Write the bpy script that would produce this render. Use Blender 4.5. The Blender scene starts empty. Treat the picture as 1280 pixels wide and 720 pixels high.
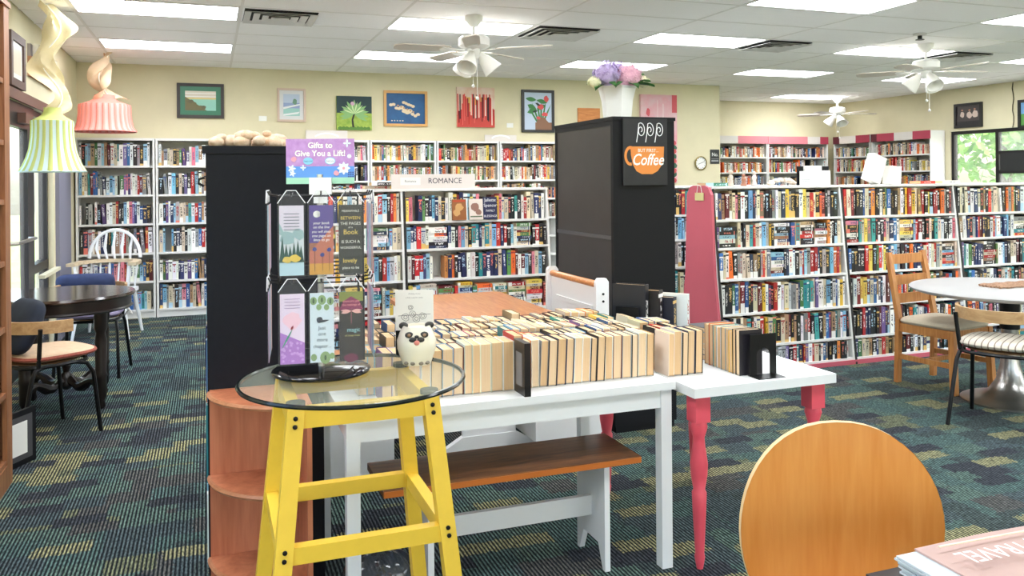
import bpy, bmesh, math, random
from mathutils import Vector, Matrix

# ---------------------------------------------------------------- camera, world, exposure
scn = bpy.context.scene
COL = scn.collection
PI = math.pi
R = math.radians

cd = bpy.data.cameras.new('camera')
cam = bpy.data.objects.new('camera', cd)
COL.objects.link(cam)
yaw, roll = R(20.13), R(-0.49)
fw = Vector((math.sin(yaw), math.cos(yaw), 0))
r0 = Vector((math.cos(yaw), -math.sin(yaw), 0))
u0 = Vector((0, 0, 1))
rt = r0 * math.cos(roll) + u0 * math.sin(roll)
up = -r0 * math.sin(roll) + u0 * math.cos(roll)
mw = Matrix((( rt.x, up.x, -fw.x, 0), (rt.y, up.y, -fw.y, 0), (rt.z, up.z, -fw.z, 1.48), (0, 0, 0, 1)))
cam.matrix_world = mw
cd.sensor_width = 36
cd.lens = 1036 / 1280 * 36
cd.shift_y = -(360 - 226) / 1280
cd.clip_start = 0.05
cd.clip_end = 200
scn.camera = cam

world = bpy.data.worlds.new('sky')
scn.world = world
world.use_nodes = True
wn = world.node_tree.nodes
bgn = wn['Background']
sky = wn.new('ShaderNodeTexSky')
sky.sky_type = 'NISHITA'
sky.sun_disc = False
sky.sun_elevation = R(52)
sky.sun_rotation = R(140)
sky.air_density = 1.2
sky.dust_density = 2.5
world.node_tree.links.new(sky.outputs[0], bgn.inputs[0])
bgn.inputs[1].default_value = 0.5

sd = bpy.data.lights.new('sun', 'SUN'); sd.energy = 3.2; sd.angle = R(1.0); sd.color = (1.0, 0.95, 0.88)
sun = bpy.data.objects.new('sun', sd); COL.objects.link(sun); sun.rotation_euler = (R(33), R(8), 0)

vs = scn.view_settings
vs.view_transform = 'Standard'
vs.look = 'None'
vs.gamma = 1
vs.use_curve_mapping = False
vs.exposure = 1.03
PANEL = 8.2          # emission of the fluorescent ceiling panels

# ---------------------------------------------------------------- helpers
def lin(c):
    return tuple(((v / 255) / 12.92 if v / 255 <= 0.04045 else ((v / 255 + 0.055) / 1.055) ** 2.4) for v in c)

def tag(o, label=None, cat=None, group=None, kind=None):
    if label: o['label'] = label
    if cat: o['category'] = cat
    if group: o['group'] = group
    if kind: o['kind'] = kind
    return o

def empty(name, loc=(0, 0, 0), rz=0.0, label=None, cat=None, group=None, kind=None):
    o = bpy.data.objects.new(name, None)
    COL.objects.link(o)
    o.location = loc
    o.rotation_euler = (0, 0, rz)
    o.empty_display_size = 0.05
    return tag(o, label, cat, group, kind)

class MB:
    """collects faces in one bmesh"""
    def __init__(s):
        s.bm = bmesh.new()
        s.smooth = False
    def box(s, x0, x1, y0, y1, z0, z1, M=None):
        vs_ = [s.bm.verts.new(((M @ Vector(p)) if M else p)) for p in
               ((x0, y0, z0), (x1, y0, z0), (x1, y1, z0), (x0, y1, z0), (x0, y0, z1), (x1, y0, z1), (x1, y1, z1), (x0, y1, z1))]
        for f in ((3, 2, 1, 0), (4, 5, 6, 7), (0, 1, 5, 4), (1, 2, 6, 5), (2, 3, 7, 6), (3, 0, 4, 7)):
            s.bm.faces.new([vs_[i] for i in f])
        return s
    def bar(s, p, q, w, d=None, upv=(0, 0, 1), w2=None, d2=None):
        """square bar from p to q, width w (sideways) and depth d"""
        p, q = Vector(p), Vector(q)
        d = d or w
        w2 = w2 or w; d2 = d2 or d
        t = (q - p).normalized()
        a = t.cross(Vector(upv))
        if a.length < 1e-4: a = t.cross(Vector((0, 1, 0)))
        a.normalize(); b = t.cross(a)
        ring = []
        for c, ww, dd in ((p, w, d), (q, w2, d2)):
            ring.append([s.bm.verts.new(c + a * sx * ww / 2 + b * sy * dd / 2) for sx, sy in ((-1, -1), (1, -1), (1, 1), (-1, 1))])
        for i in range(4):
            j = (i + 1) % 4
            s.bm.faces.new((ring[0][i], ring[0][j], ring[1][j], ring[1][i]))
        s.bm.faces.new(ring[0][::-1]); s.bm.faces.new(ring[1])
        return s
    def tube(s, pts, r, n=8, cap=True, closed=False):
        pts = [Vector(p) for p in pts]
        rs = r if isinstance(r, (list, tuple)) else [r] * len(pts)
        rings = []
        prev = None
        m = len(pts)
        for i, p in enumerate(pts):
            if closed:
                t = (pts[(i + 1) % m] - pts[i - 1])
            else:
                t = pts[min(i + 1, m - 1)] - pts[max(i - 1, 0)]
            t.normalize()
            if prev is None:
                a = t.cross(Vector((0, 0, 1)))
                if a.length < 1e-3: a = t.cross(Vector((0, 1, 0)))
            else:
                a = prev - t * prev.dot(t)
                if a.length < 1e-4: a = t.cross(Vector((0, 1, 0)))
            a.normalize(); prev = a
            b = t.cross(a)
            rings.append([s.bm.verts.new(p + (a * math.cos(2 * PI * k / n) + b * math.sin(2 * PI * k / n)) * rs[i]) for k in range(n)])
        for i in range(m if closed else m - 1):
            A, B = rings[i], rings[(i + 1) % m]
            for k in range(n):
                s.bm.faces.new((A[k], A[(k + 1) % n], B[(k + 1) % n], B[k]))
        if cap and not closed:
            s.bm.faces.new(rings[0][::-1]); s.bm.faces.new(rings[-1])
        s.smooth = True
        return s
    def lathe(s, prof, c=(0, 0, 0), n=24, M=None, cap=True, sx=1, sy=1):
        """prof: list of (radius, z)"""
        rings = []
        for r, z in prof:
            ring = []
            for k in range(n):
                a = 2 * PI * k / n
                p = Vector((c[0] + r * math.cos(a) * sx, c[1] + r * math.sin(a) * sy, c[2] + z))
                ring.append(s.bm.verts.new(M @ p if M else p))
            rings.append(ring)
        for A, B in zip(rings, rings[1:]):
            for k in range(n):
                s.bm.faces.new((A[k], A[(k + 1) % n], B[(k + 1) % n], B[k]))
        if cap:
            s.bm.faces.new(rings[0][::-1]); s.bm.faces.new(rings[-1])
        s.smooth = True
        return s
    def prism(s, poly, z0, z1, M=None):
        """poly in xy extruded z0..z1 (M maps to place)"""
        A = [s.bm.verts.new((M @ Vector((x, y, z0))) if M else (x, y, z0)) for x, y in poly]
        B = [s.bm.verts.new((M @ Vector((x, y, z1))) if M else (x, y, z1)) for x, y in poly]
        n = len(poly)
        s.bm.faces.new(A[::-1]); s.bm.faces.new(B)
        for i in range(n):
            j = (i + 1) % n
            s.bm.faces.new((A[i], A[j], B[j], B[i]))
        return s
    def grid(s, nu, nv, fn, closed_u=False):
        g = [[s.bm.verts.new(fn(i / nu, j / nv)) for j in range(nv + 1)] for i in range(nu if closed_u else nu + 1)]
        m = len(g)
        for i in range(nu):
            for j in range(nv):
                s.bm.faces.new((g[i][j], g[(i + 1) % m][j], g[(i + 1) % m][j + 1], g[i][j + 1]))
        s.smooth = True
        return s
    def ico(s, c, r, sub=1, sc=(1, 1, 1)):
        M = Matrix.Translation(c) @ Matrix.Diagonal((sc[0], sc[1], sc[2], 1))
        bmesh.ops.create_icosphere(s.bm, subdivisions=sub, radius=r, matrix=M)
        s.smooth = True
        return s
    def bevel(s, w=0.004, seg=2, ang=40):
        es = [e for e in s.bm.edges if len(e.link_faces) == 2 and e.calc_face_angle(0) > R(ang)]
        bmesh.ops.bevel(s.bm, geom=es, offset=w, segments=seg, affect='EDGES', profile=0.5, clamp_overlap=True)
        return s
    def mesh(s, name, m, flat=False, autosm=True):
        bmesh.ops.recalc_face_normals(s.bm, faces=s.bm.faces[:])
        if s.smooth and not flat:
            for f in s.bm.faces: f.smooth = True
            for e in s.bm.edges:
                if len(e.link_faces) == 2 and e.calc_face_angle(0) > R(42): e.smooth = False
        me = bpy.data.meshes.new(name)
        s.bm.to_mesh(me); s.bm.free()
        for mm in (m if isinstance(m, (list, tuple)) else [m]): me.materials.append(mm)
        return me
    def build(s, name, m, parent=None, label=None, cat=None, group=None, kind=None, flat=False):
        o = bpy.data.objects.new(name, s.mesh(name, m, flat))
        COL.objects.link(o)
        if parent: o.parent = parent
        return tag(o, label, cat, group, kind)

def inst(name, me, parent=None, loc=(0, 0, 0), rot=(0, 0, 0), sc=(1, 1, 1)):
    o = bpy.data.objects.new(name, me)
    COL.objects.link(o)
    if parent: o.parent = parent
    o.location = loc; o.rotation_euler = rot; o.scale = sc
    return o

def copy_tree(o, parent=None):
    c = o.copy(); COL.objects.link(c); c.parent = parent
    for ch in list(o.children): copy_tree(ch, c)
    return c

def bx(name, x0, x1, y0, y1, z0, z1, m, parent=None, bev=0, **k):
    b = MB().box(x0, x1, y0, y1, z0, z1)
    if bev: b.bevel(bev)
    return b.build(name, m, parent, **k)

def text_mesh(txt, size, m, name, parent, M, align='CENTER', ext=0.0, shear=0, sx=1.0, bold=0.0):
    cu = bpy.data.curves.new('t', 'FONT')
    cu.body = txt; cu.size = size; cu.align_x = align; cu.align_y = 'CENTER'
    cu.extrude = ext; cu.shear = shear; cu.offset = bold; cu.resolution_u = 3
    t = bpy.data.objects.new('t', cu); COL.objects.link(t)
    dg = bpy.context.evaluated_depsgraph_get(); dg.update()
    me = bpy.data.meshes.new_from_object(t.evaluated_get(dg))
    bpy.data.objects.remove(t); bpy.data.curves.remove(cu)
    me.materials.clear(); me.materials.append(m)
    me.transform(M @ Matrix.Diagonal((sx, 1, 1, 1)))
    o = bpy.data.objects.new(name, me); COL.objects.link(o)
    if parent: o.parent = parent
    return o

# front-facing plane matrix: local x -> world x, local y -> world z, local z -> world -y
def face_front(x, y, z, rz=0.0):
    return Matrix.Translation((x, y, z)) @ Matrix.Rotation(rz, 4, 'Z') @ Matrix.Rotation(PI / 2, 4, 'X')

# ---------------------------------------------------------------- materials
MATS = {}
def node_mat(name):
    m = bpy.data.materials.new(name); m.use_nodes = True
    nt = m.node_tree
    return m, nt, nt.nodes['Principled BSDF']

def mat(name, rgb, rough=0.6, metal=0.0, noise=0.0, nscale=20, stretch=(1, 1, 1), bump=0.0, spec=0.5, trans=0.0, emit=None, rgb2=None, coat=0, sss=0, alpha=1):
    if name in MATS: return MATS[name]
    m, nt, b = node_mat(name)
    L = nt.links.new
    b.inputs['Base Color'].default_value = (*lin(rgb), 1)
    b.inputs['Roughness'].default_value = rough
    b.inputs['Metallic'].default_value = metal
    b.inputs['Specular IOR Level'].default_value = spec
    b.inputs['Coat Weight'].default_value = coat
    if trans: b.inputs['Transmission Weight'].default_value = trans
    if alpha < 1: b.inputs['Alpha'].default_value = alpha
    if emit:
        b.inputs['Emission Color'].default_value = (*lin(rgb), 1); b.inputs['Emission Strength'].default_value = emit
    if noise or bump or rgb2:
        tc = nt.nodes.new('ShaderNodeTexCoord'); mp = nt.nodes.new('ShaderNodeMapping'); nz = nt.nodes.new('ShaderNodeTexNoise')
        mp.inputs['Scale'].default_value = stretch
        nz.inputs['Scale'].default_value = nscale; nz.inputs['Detail'].default_value = 5; nz.inputs['Roughness'].default_value = 0.6
        L(tc.outputs['Object'], mp.inputs[0]); L(mp.outputs[0], nz.inputs['Vector'])
        if noise or rgb2:
            rp = nt.nodes.new('ShaderNodeValToRGB')
            c = lin(rgb)
            d = lin(rgb2) if rgb2 else tuple(max(0, v * (1 - noise)) for v in c)
            e = c if rgb2 else tuple(min(1, v * (1 + noise * 0.6)) for v in c)
            rp.color_ramp.elements[0].position = 0.32; rp.color_ramp.elements[1].position = 0.68
            rp.color_ramp.elements[0].color = (*d, 1); rp.color_ramp.elements[1].color = (*e, 1)
            L(nz.outputs[0], rp.inputs[0]); L(rp.outputs[0], b.inputs['Base Color'])
        if bump:
            bp = nt.nodes.new('ShaderNodeBump'); bp.inputs['Strength'].default_value = bump; bp.inputs['Distance'].default_value = 0.01
            L(nz.outputs[0], bp.inputs['Height']); L(bp.outputs[0], b.inputs['Normal'])
    MATS[name] = m
    return m

def wood(name, a, b_, rough=0.45, axis='X', scale=6.0, coat=0.0):
    """grain running along axis"""
    if name in MATS: return MATS[name]
    st = {'X': (0.12, 1, 1), 'Y': (1, 0.12, 1), 'Z': (1, 1, 0.1)}[axis]
    m, nt, b = node_mat(name)
    L = nt.links.new
    tc = nt.nodes.new('ShaderNodeTexCoord'); mp = nt.nodes.new('ShaderNodeMapping'); mp.inputs['Scale'].default_value = st
    n1 = nt.nodes.new('ShaderNodeTexNoise'); n1.inputs['Scale'].default_value = scale * 5; n1.inputs['Detail'].default_value = 8; n1.inputs['Distortion'].default_value = 1.2
    n2 = nt.nodes.new('ShaderNodeTexNoise'); n2.inputs['Scale'].default_value = scale * 26; n2.inputs['Detail'].default_value = 3
    mx = nt.nodes.new('ShaderNodeMath'); mx.operation = 'MULTIPLY_ADD'; mx.inputs[1].default_value = 0.35
    rp = nt.nodes.new('ShaderNodeValToRGB')
    rp.color_ramp.elements[0].position = 0.42; rp.color_ramp.elements[1].position = 0.88
    rp.color_ramp.elements[0].color = (*lin(b_), 1); rp.color_ramp.elements[1].color = (*lin(a), 1)
    L(tc.outputs['Object'], mp.inputs[0]); L(mp.outputs[0], n1.inputs['Vector']); L(mp.outputs[0], n2.inputs['Vector'])
    L(n2.outputs[0], mx.inputs[0]); L(n1.outputs[0], mx.inputs[2]); L(mx.outputs[0], rp.inputs[0]); L(rp.outputs[0], b.inputs['Base Color'])
    b.inputs['Roughness'].default_value = rough; b.inputs['Coat Weight'].default_value = coat; b.inputs['Coat Roughness'].default_value = 0.15
    MATS[name] = m
    return m

WHITE = mat('white_paint', (236, 238, 240), 0.45)
SHELFWHITE = mat('white_laminate', (232, 232, 230), 0.5)
BLACK = mat('black_paint', (20, 21, 25), 0.5, spec=0.2)
BLACKMETAL = mat('black_metal', (28, 29, 31), 0.35, 0.6)
DARKFRAME = mat('dark_bronze_aluminium', (42, 40, 42), 0.4, 0.5)
CHROME = mat('brushed_steel', (190, 188, 185), 0.28, 1.0, noise=0.1, nscale=8)
PINE = wood('orange_pine', (218, 152, 86), (186, 108, 48), 0.35, 'X', coat=0.3)
CREAMFAB = mat('cream_fabric', (222, 212, 190), 0.9, noise=0.08, nscale=200, bump=0.2)
PAPER = mat('paper_white', (240, 240, 236), 0.7)
GLASS_M, _nt, _b = node_mat('window_glass')
_b.inputs['Base Color'].default_value = (1, 1, 1, 1); _b.inputs['Roughness'].default_value = 0.0
_b.inputs['Alpha'].default_value = 0.12; _b.inputs['Specular IOR Level'].default_value = 0.5
# ================================================================ room shell
XL, XR, YB, YF, YFAR, XJ, CEIL = -1.36, 10.8, 10.25, -3.2, 12.2, 6.975, 2.83
# carpet
carpet, nt, b = node_mat('striped_carpet')
N = nt.nodes.new; L = nt.links.new
geo = N('ShaderNodeNewGeometry'); sep0 = N('ShaderNodeSeparateXYZ'); L(geo.outputs['Position'], sep0.inputs[0])
fz_ = N('ShaderNodeTexNoise'); fz_.inputs['Scale'].default_value = 45; L(geo.outputs['Position'], fz_.inputs['Vector'])
fa = N('ShaderNodeVectorMath'); fa.operation = 'MULTIPLY_ADD'; L(fz_.outputs['Color'], fa.inputs[0]); fa.inputs[1].default_value = (0.06, 0.06, 0); L(geo.outputs['Position'], fa.inputs[2])
sep = N('ShaderNodeSeparateXYZ'); L(fa.outputs[0], sep.inputs[0])
def math_n(op, a, b2=None, c=None):
    n = N('ShaderNodeMath'); n.operation = op
    for i, v in enumerate((a, b2, c)):
        if v is None: continue
        if isinstance(v, (int, float)): n.inputs[i].default_value = v
        else: L(v, n.inputs[i])
    return n.outputs[0]
def cell(sx, sy, off):
    cy_ = math_n('FLOOR', math_n('MULTIPLY_ADD', sep.outputs[1], sy, off * 3.1))
    sh_ = math_n('MULTIPLY', math_n('SINE', math_n('MULTIPLY', cy_, 12.9 + off)), 0.5)
    cx_ = math_n('FLOOR', math_n('ADD', math_n('MULTIPLY_ADD', sep.outputs[0], sx, off), sh_))
    cm = N('ShaderNodeCombineXYZ'); L(cx_, cm.inputs[0]); L(cy_, cm.inputs[1]); cm.inputs[2].default_value = off
    w = N('ShaderNodeTexWhiteNoise'); w.noise_dimensions = '3D'; L(cm.outputs[0], w.inputs['Vector'])
    return w.outputs['Value']
c1 = cell(5.2, 6.5, 1.7); c2 = cell(4.6, 10.0, 4.3); c3 = cell(2.4, 2.9, 9.1)
rp = N('ShaderNodeValToRGB'); rp.color_ramp.interpolation = 'CONSTANT'
els = rp.color_ramp.elements
cols = [(0, (88, 102, 102)), (0.2, (102, 130, 126)), (0.42, (96, 112, 116)), (0.58, (112, 138, 128)), (0.74, (108, 108, 106)), (0.84, (138, 144, 114))]
els[0].color = (*lin(cols[0][1]), 1); els[1].position = cols[1][0]; els[1].color = (*lin(cols[1][1]), 1)
for p, c in cols[2:]:
    e = els.new(p); e.color = (*lin(c), 1)
L(math_n('MULTIPLY_ADD', c1, 0.6, math_n('MULTIPLY', c3, 0.4)), rp.inputs[0])
yel = math_n('GREATER_THAN', c2, 0.87)
mx = N('ShaderNodeMix'); mx.data_type = 'RGBA'; L(yel, mx.inputs[0]); L(rp.outputs[0], mx.inputs[6]); mx.inputs[7].default_value = (*lin((176, 174, 132)), 1)
dk = math_n('LESS_THAN', c2, 0.14)
mx2 = N('ShaderNodeMix'); mx2.data_type = 'RGBA'; L(dk, mx2.inputs[0]); L(mx.outputs[2], mx2.inputs[6]); mx2.inputs[7].default_value = (*lin((78, 82, 90)), 1)
# fine ribs running down the room
nzr = N('ShaderNodeTexNoise'); nzr.inputs['Scale'].default_value = 60; L(geo.outputs['Position'], nzr.inputs['Vector'])
rib = math_n('SINE', math_n('MULTIPLY_ADD', sep0.outputs[0], 2 * PI / 0.0155, math_n('MULTIPLY', nzr.outputs[0], 1.6)))
ribm = math_n('MULTIPLY_ADD', rib, 0.5, 0.5)
mx3 = N('ShaderNodeMix'); mx3.data_type = 'RGBA'; L(math_n('POWER', ribm, 1.5), mx3.inputs[0]); mx3.inputs[6].default_value = (*lin((24, 29, 35)), 1); L(mx2.outputs[2], mx3.inputs[7])
nzf = N('ShaderNodeTexNoise'); nzf.inputs['Scale'].default_value = 1.0; nzf.inputs['Detail'].default_value = 3; mpf = N('ShaderNodeMapping'); mpf.inputs['Scale'].default_value = (190, 42, 1); L(geo.outputs['Position'], mpf.inputs[0]); L(mpf.outputs[0], nzf.inputs['Vector'])
mx4 = N('ShaderNodeMix'); mx4.data_type = 'RGBA'; mx4.blend_type = 'MULTIPLY'; mx4.inputs[0].default_value = 0.85
L(mx3.outputs[2], mx4.inputs[6])
rr = N('ShaderNodeMapRange'); L(nzf.outputs[0], rr.inputs[0]); rr.inputs[1].default_value = 0.3; rr.inputs[2].default_value = 0.7; rr.inputs[3].default_value = 0.12; rr.inputs[4].default_value = 1.75
cmb = N('ShaderNodeCombineColor'); [L(rr.outputs[0], cmb.inputs[i]) for i in range(3)]
L(cmb.outputs[0], mx4.inputs[7]); L(mx4.outputs[2], b.inputs['Base Color'])
b.inputs['Roughness'].default_value = 0.95; b.inputs['Specular IOR Level'].default_value = 0.1
bp = N('ShaderNodeBump'); bp.inputs['Strength'].default_value = 0.5; bp.inputs['Distance'].default_value = 0.004; L(ribm, bp.inputs['Height']); L(bp.outputs[0], b.inputs['Normal'])

WALL = mat('yellow_wall_paint', (222, 213, 181), 0.85, noise=0.04, nscale=3)
bx('floor', XL - 0.2, XR + 0.2, YF, YFAR + 0.2, -0.1, 0, carpet, kind='structure')
WTOP = CEIL + 0.1
bx('wall_back', XL - 0.15, XJ, YB, YB + 0.15, 0, WTOP, WALL, kind='structure')
bx('wall_jog', XJ - 0.15, XJ, YB + 0.15, YFAR, 0, WTOP, WALL, kind='structure')
bx('wall_far', XJ - 0.15, XR + 0.15, YFAR, YFAR + 0.15, 0, WTOP, WALL, kind='structure')
# left wall with the shop door / window opening, and a second opening nearer the camera
OPEN_L = [(-2.4, 2.6, 0.72, 2.15), (6.55, 8.75, 0.0, 2.12)]
w = MB()
y0 = YF
for (a, c, za, zb) in OPEN_L:
    w.box(XL - 0.15, XL, y0, a, 0, WTOP)
    if za > 0: w.box(XL - 0.15, XL, a, c, 0, za)
    w.box(XL - 0.15, XL, a, c, zb, WTOP)
    y0 = c
w.box(XL - 0.15, XL, y0, YB, 0, WTOP)
w.build('wall_left', WALL, kind='structure')
# right wall with windows
OPEN_R = [(-1.5, 1.5, 0.75, 2.18), (2.6, 5.2, 0.75, 2.18), (6.6, 9.72, 0.75, 2.18)]
w = MB(); y0 = YF
for (a, c, za, zb) in OPEN_R:
    w.box(XR, XR + 0.15, y0, a, 0, WTOP); w.box(XR, XR + 0.15, a, c, 0, za); w.box(XR, XR + 0.15, a, c, zb, WTOP); y0 = c
w.box(XR, XR + 0.15, y0, YFAR, 0, WTOP)
w.build('wall_right', WALL, kind='structure')
# wall behind the camera: shop front with wide windows
OPEN_F = [(-0.6, 3.0), (3.5, 7.1), (7.6, 10.2)]
w = MB(); x0 = XL - 0.15
for a, c in OPEN_F:
    w.box(x0, a, YF - 0.15, YF, 0, WTOP); w.box(a, c, YF - 0.15, YF, 0, 0.55); w.box(a, c, YF - 0.15, YF, 2.35, WTOP); x0 = c
w.box(x0, XR + 0.15, YF - 0.15, YF, 0, WTOP)
w.build('wall_front', WALL, kind='structure')

def window(n, axis, c, a0, a1, z0, z1, mull, label=None, rails=()):
    """framed window in a wall; axis 'x' wall plane at x=c spanning y a0..a1, 'y' plane at y=c"""
    root = empty('window_%d' % n, (0, 0, 0), kind='structure')
    t = 0.05; d = 0.035
    def put(name, p0, p1, q0, q1, m=DARKFRAME, dd=d):
        if axis == 'x': bx(name, c - dd, c + dd, p0, p1, q0, q1, m, root)
        else: bx(name, p0, p1, c - dd, c + dd, q0, q1, m, root)
    put('frame_rail', a0, a1, z0, z0 + t); put('frame_rail', a0, a1, z1 - t, z1)
    xs = [a0] + list(mull) + [a1]
    put('frame_stile', a0, a0 + t, z0 + t, z1 - t); put('frame_stile', a1 - t, a1, z0 + t, z1 - t)
    for mm in mull: put('mullion', mm - t / 2, mm + t / 2, z0 + t, z1 - t)
    for s0, s1 in zip(xs, xs[1:]): put('pane', s0 + 0.03, s1 - 0.03, z0 + t, z1 - t, GLASS_M, 0.004)
    for (p0, p1, zz, th) in rails: put('crossbar', p0, p1, zz - th / 2, zz + th / 2)
    return root
window(1, 'x', XR + 0.06, 6.6, 9.72, 0.75, 2.18, [8.93, 7.8], rails=[(7.83, 8.9, 1.83, 0.05), (7.83, 8.9, 1.55, 0.05)])
window(2, 'x', XR + 0.06, 2.6, 5.2, 0.75, 2.18, [3.9])
window(3, 'x', XR + 0.06, -1.5, 1.5, 0.75, 2.18, [0])
for i, (a, c) in enumerate(OPEN_F): window(4 + i, 'y', YF - 0.08, a, c, 0.55, 2.35, [(a + c) / 2])
window(7, 'x', XL - 0.08, -2.4, 2.6, 0.72, 2.15, [-0.7, 1.0])
window(8, 'x', XL - 0.08, 8.0, 8.75, 0.0, 2.12, [], rails=[(8.0, 8.75, 0.75, 0.08)])
# dark board behind the upper right window light
bx("blank_board", XR + 0.02, XR + 0.05, 7.83, 8.88, 1.56, 1.82, mat("black_board", (30, 32, 34), 0.6), bpy.data.objects["window_1"])
# shop door in the left wall
d = empty('door_1', (XL - 0.05, 6.6, 0), kind='structure')
for nm, p0, p1, q0, q1 in (('stile', 0.0, 0.16, 0, 2.05), ('stile', 1.1, 1.26, 0, 2.05), ('rail', 0.16, 1.1, 0, 0.22), ('rail', 0.16, 1.1, 1.93, 2.05), ('frame_post', 1.26, 1.36, 0, 2.12), ('frame_post', -0.05, 0.0, 0, 2.12), ('frame_head', 0.0, 1.26, 2.05, 2.12)):
    bx(nm, -0.03, 0.03, p0, p1, q0, q1, DARKFRAME, d)
bx('pane', -0.005, 0.005, 0.16, 1.1, 0.22, 1.93, GLASS_M, d)
h = MB().tube([(0.05, 0.3, 1.05), (0.1, 0.32, 1.05), (0.1, 1.0, 1.05), (0.05, 1.02, 1.05)], 0.014, 8).build('push_bar', CHROME, d)
bx('closer_box', 0.03, 0.09, 0.72, 1.0, 1.96, 2.04, mat('brown_metal', (96, 66, 54), 0.5), d)
bx('trim_1', XL, XL + 0.02, 6.5, 8.8, 2.12, 2.2, mat('brown_trim', (112, 78, 66), 0.6), kind='structure')
# grey pillar between window and corner
bx('trim_2', XL, XL + 0.035, 8.85, 9.55, 0, 2.05, mat('grey_pillar_paint', (132, 132, 150), 0.7), kind='structure')
bx('trim_3', XL, XL + 0.05, 8.0, 8.8, 0.68, 0.71, mat('cream_sill', (226, 220, 190), 0.6), kind='structure')
bx('baseboard_back', XL, XJ, YB - 0.015, YB, 0, 0.1, mat('dark_base', (48, 46, 48), 0.6), kind='structure')
bx('baseboard_right', XR - 0.015, XR, YF, YFAR, 0, 0.1, MATS['dark_base'], kind='structure')

# ---------------------------------------------------------------- suspended ceiling
TILE = mat('ceiling_tile', (252, 251, 250), 0.95, noise=0.03, nscale=120, bump=0.15)
GRID = mat('ceiling_grid', (232, 230, 226), 0.6)
ceiling = bx('ceiling', XL - 0.15, XR + 0.15, YF - 0.15, YFAR + 0.15, CEIL + 0.1, CEIL + 0.2, mat('plenum', (150, 150, 148), 0.9), kind='structure')
GX0, GY0, TW, TD = -0.967, 6.675, 1.22, 0.61
xs = [XL] + [GX0 + TW * k for k in range(0, 11) if XL < GX0 + TW * k < XR] + [XR]
k0 = math.ceil((YF - GY0) / TD)
ys = [YF] + [GY0 + TD * k for k in range(k0, 40) if YF < GY0 + TD * k < YFAR] + [YFAR]
LIGHTS = [(-0.357 + 2.44 * i, 6.98 + TD * j) for i in range(5) for j in (-9, -6, -3, 0, 3)] + [(9.403, 11.25)]  # nearest row is out of view, added to brighten the foreground
VENTS = [(0.253 + 0.305, 6.98, 0.56, 0.5), (2.693 + 0.33, 6.98, 0.58, 0.55), (5.133 + 0.28, 6.98, 0.5, 0.52), (7.573 + 0.28, 6.98, 0.52, 0.5)]
tile_mesh = {}
for a, a2 in zip(xs, xs[1:]):
    for c, c2 in zip(ys, ys[1:]):
        cx_, cy_ = (a + a2) / 2, (c + c2) / 2
        if any(abs(cx_ - lx) < 0.2 and abs(cy_ - ly) < 0.2 for lx, ly in LIGHTS): continue
        if a2 <= XJ and c >= YB - 0.05: continue
        k = (round(a2 - a, 3), round(c2 - c, 3))
        if k not in tile_mesh:
            tile_mesh[k] = MB().box(-k[0] / 2 + 0.008, k[0] / 2 - 0.008, -k[1] / 2 + 0.008, k[1] / 2 - 0.008, 0.003, 0.02).mesh('tile', TILE)
        inst('tile', tile_mesh[k], ceiling, (cx_, cy_, CEIL))
for x in xs[1:-1]: bx('grid_bar', x - 0.011, x + 0.011, YF, YFAR if x > XJ else YB, CEIL, CEIL + 0.022, GRID, ceiling)
for y in ys[1:-1]: bx('grid_bar', XL if y < YB else XJ, XR, y - 0.011, y + 0.011, CEIL + 0.0004, CEIL + 0.022, GRID, ceiling)
LENS, nt, b = node_mat('lit_panel')
b.inputs['Base Color'].default_value = (0.9, 0.9, 0.9, 1)
b.inputs['Emission Color'].default_value = (0.93, 0.96, 1.0, 1); b.inputs['Emission Strength'].default_value = PANEL
fr = MB()
for q in ((-0.6, 0.6, -0.295, -0.262), (-0.6, 0.6, 0.262, 0.295), (-0.6, -0.585, -0.262, 0.262), (0.585, 0.6, -0.262, 0.262)): fr.box(q[0], q[1], q[2], q[3], 0, 0.02)
fr_me = fr.mesh('frame', GRID); ln_me = MB().box(-0.585, 0.585, -0.262, 0.262, 0.006, 0.016).mesh('lens', LENS)
CN = ['leftmost', 'second', 'third', 'fourth', 'rightmost']; RN = {6.98: "middle", 8.81: "farthest", 5.15: "third farthest", 3.32: "fourth farthest", 1.49: "added unseen nearest"}
for lx, ly in LIGHTS:
    ci = round((lx + 0.357) / 2.44)
    rn = RN.get(round(ly, 2))
    lb = 'white fluorescent ceiling panel, %s column from the left wall, %s row' % (CN[ci], rn) if rn else ('small distant ceiling panel above the far alcove with a fan' if ly > 11 else 'white fluorescent ceiling panel overhead out of view, %s column from the left wall' % CN[ci])
    t = empty('ceiling_light', (lx, ly, CEIL), label=lb, cat='ceiling light', group='fluorescent ceiling panels')
    inst('frame', fr_me, t); inst('lens', ln_me, t)
VM = mat('vent_white', (214, 212, 208), 0.5); VD = mat('vent_dark', (30, 28, 28), 0.8)
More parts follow.
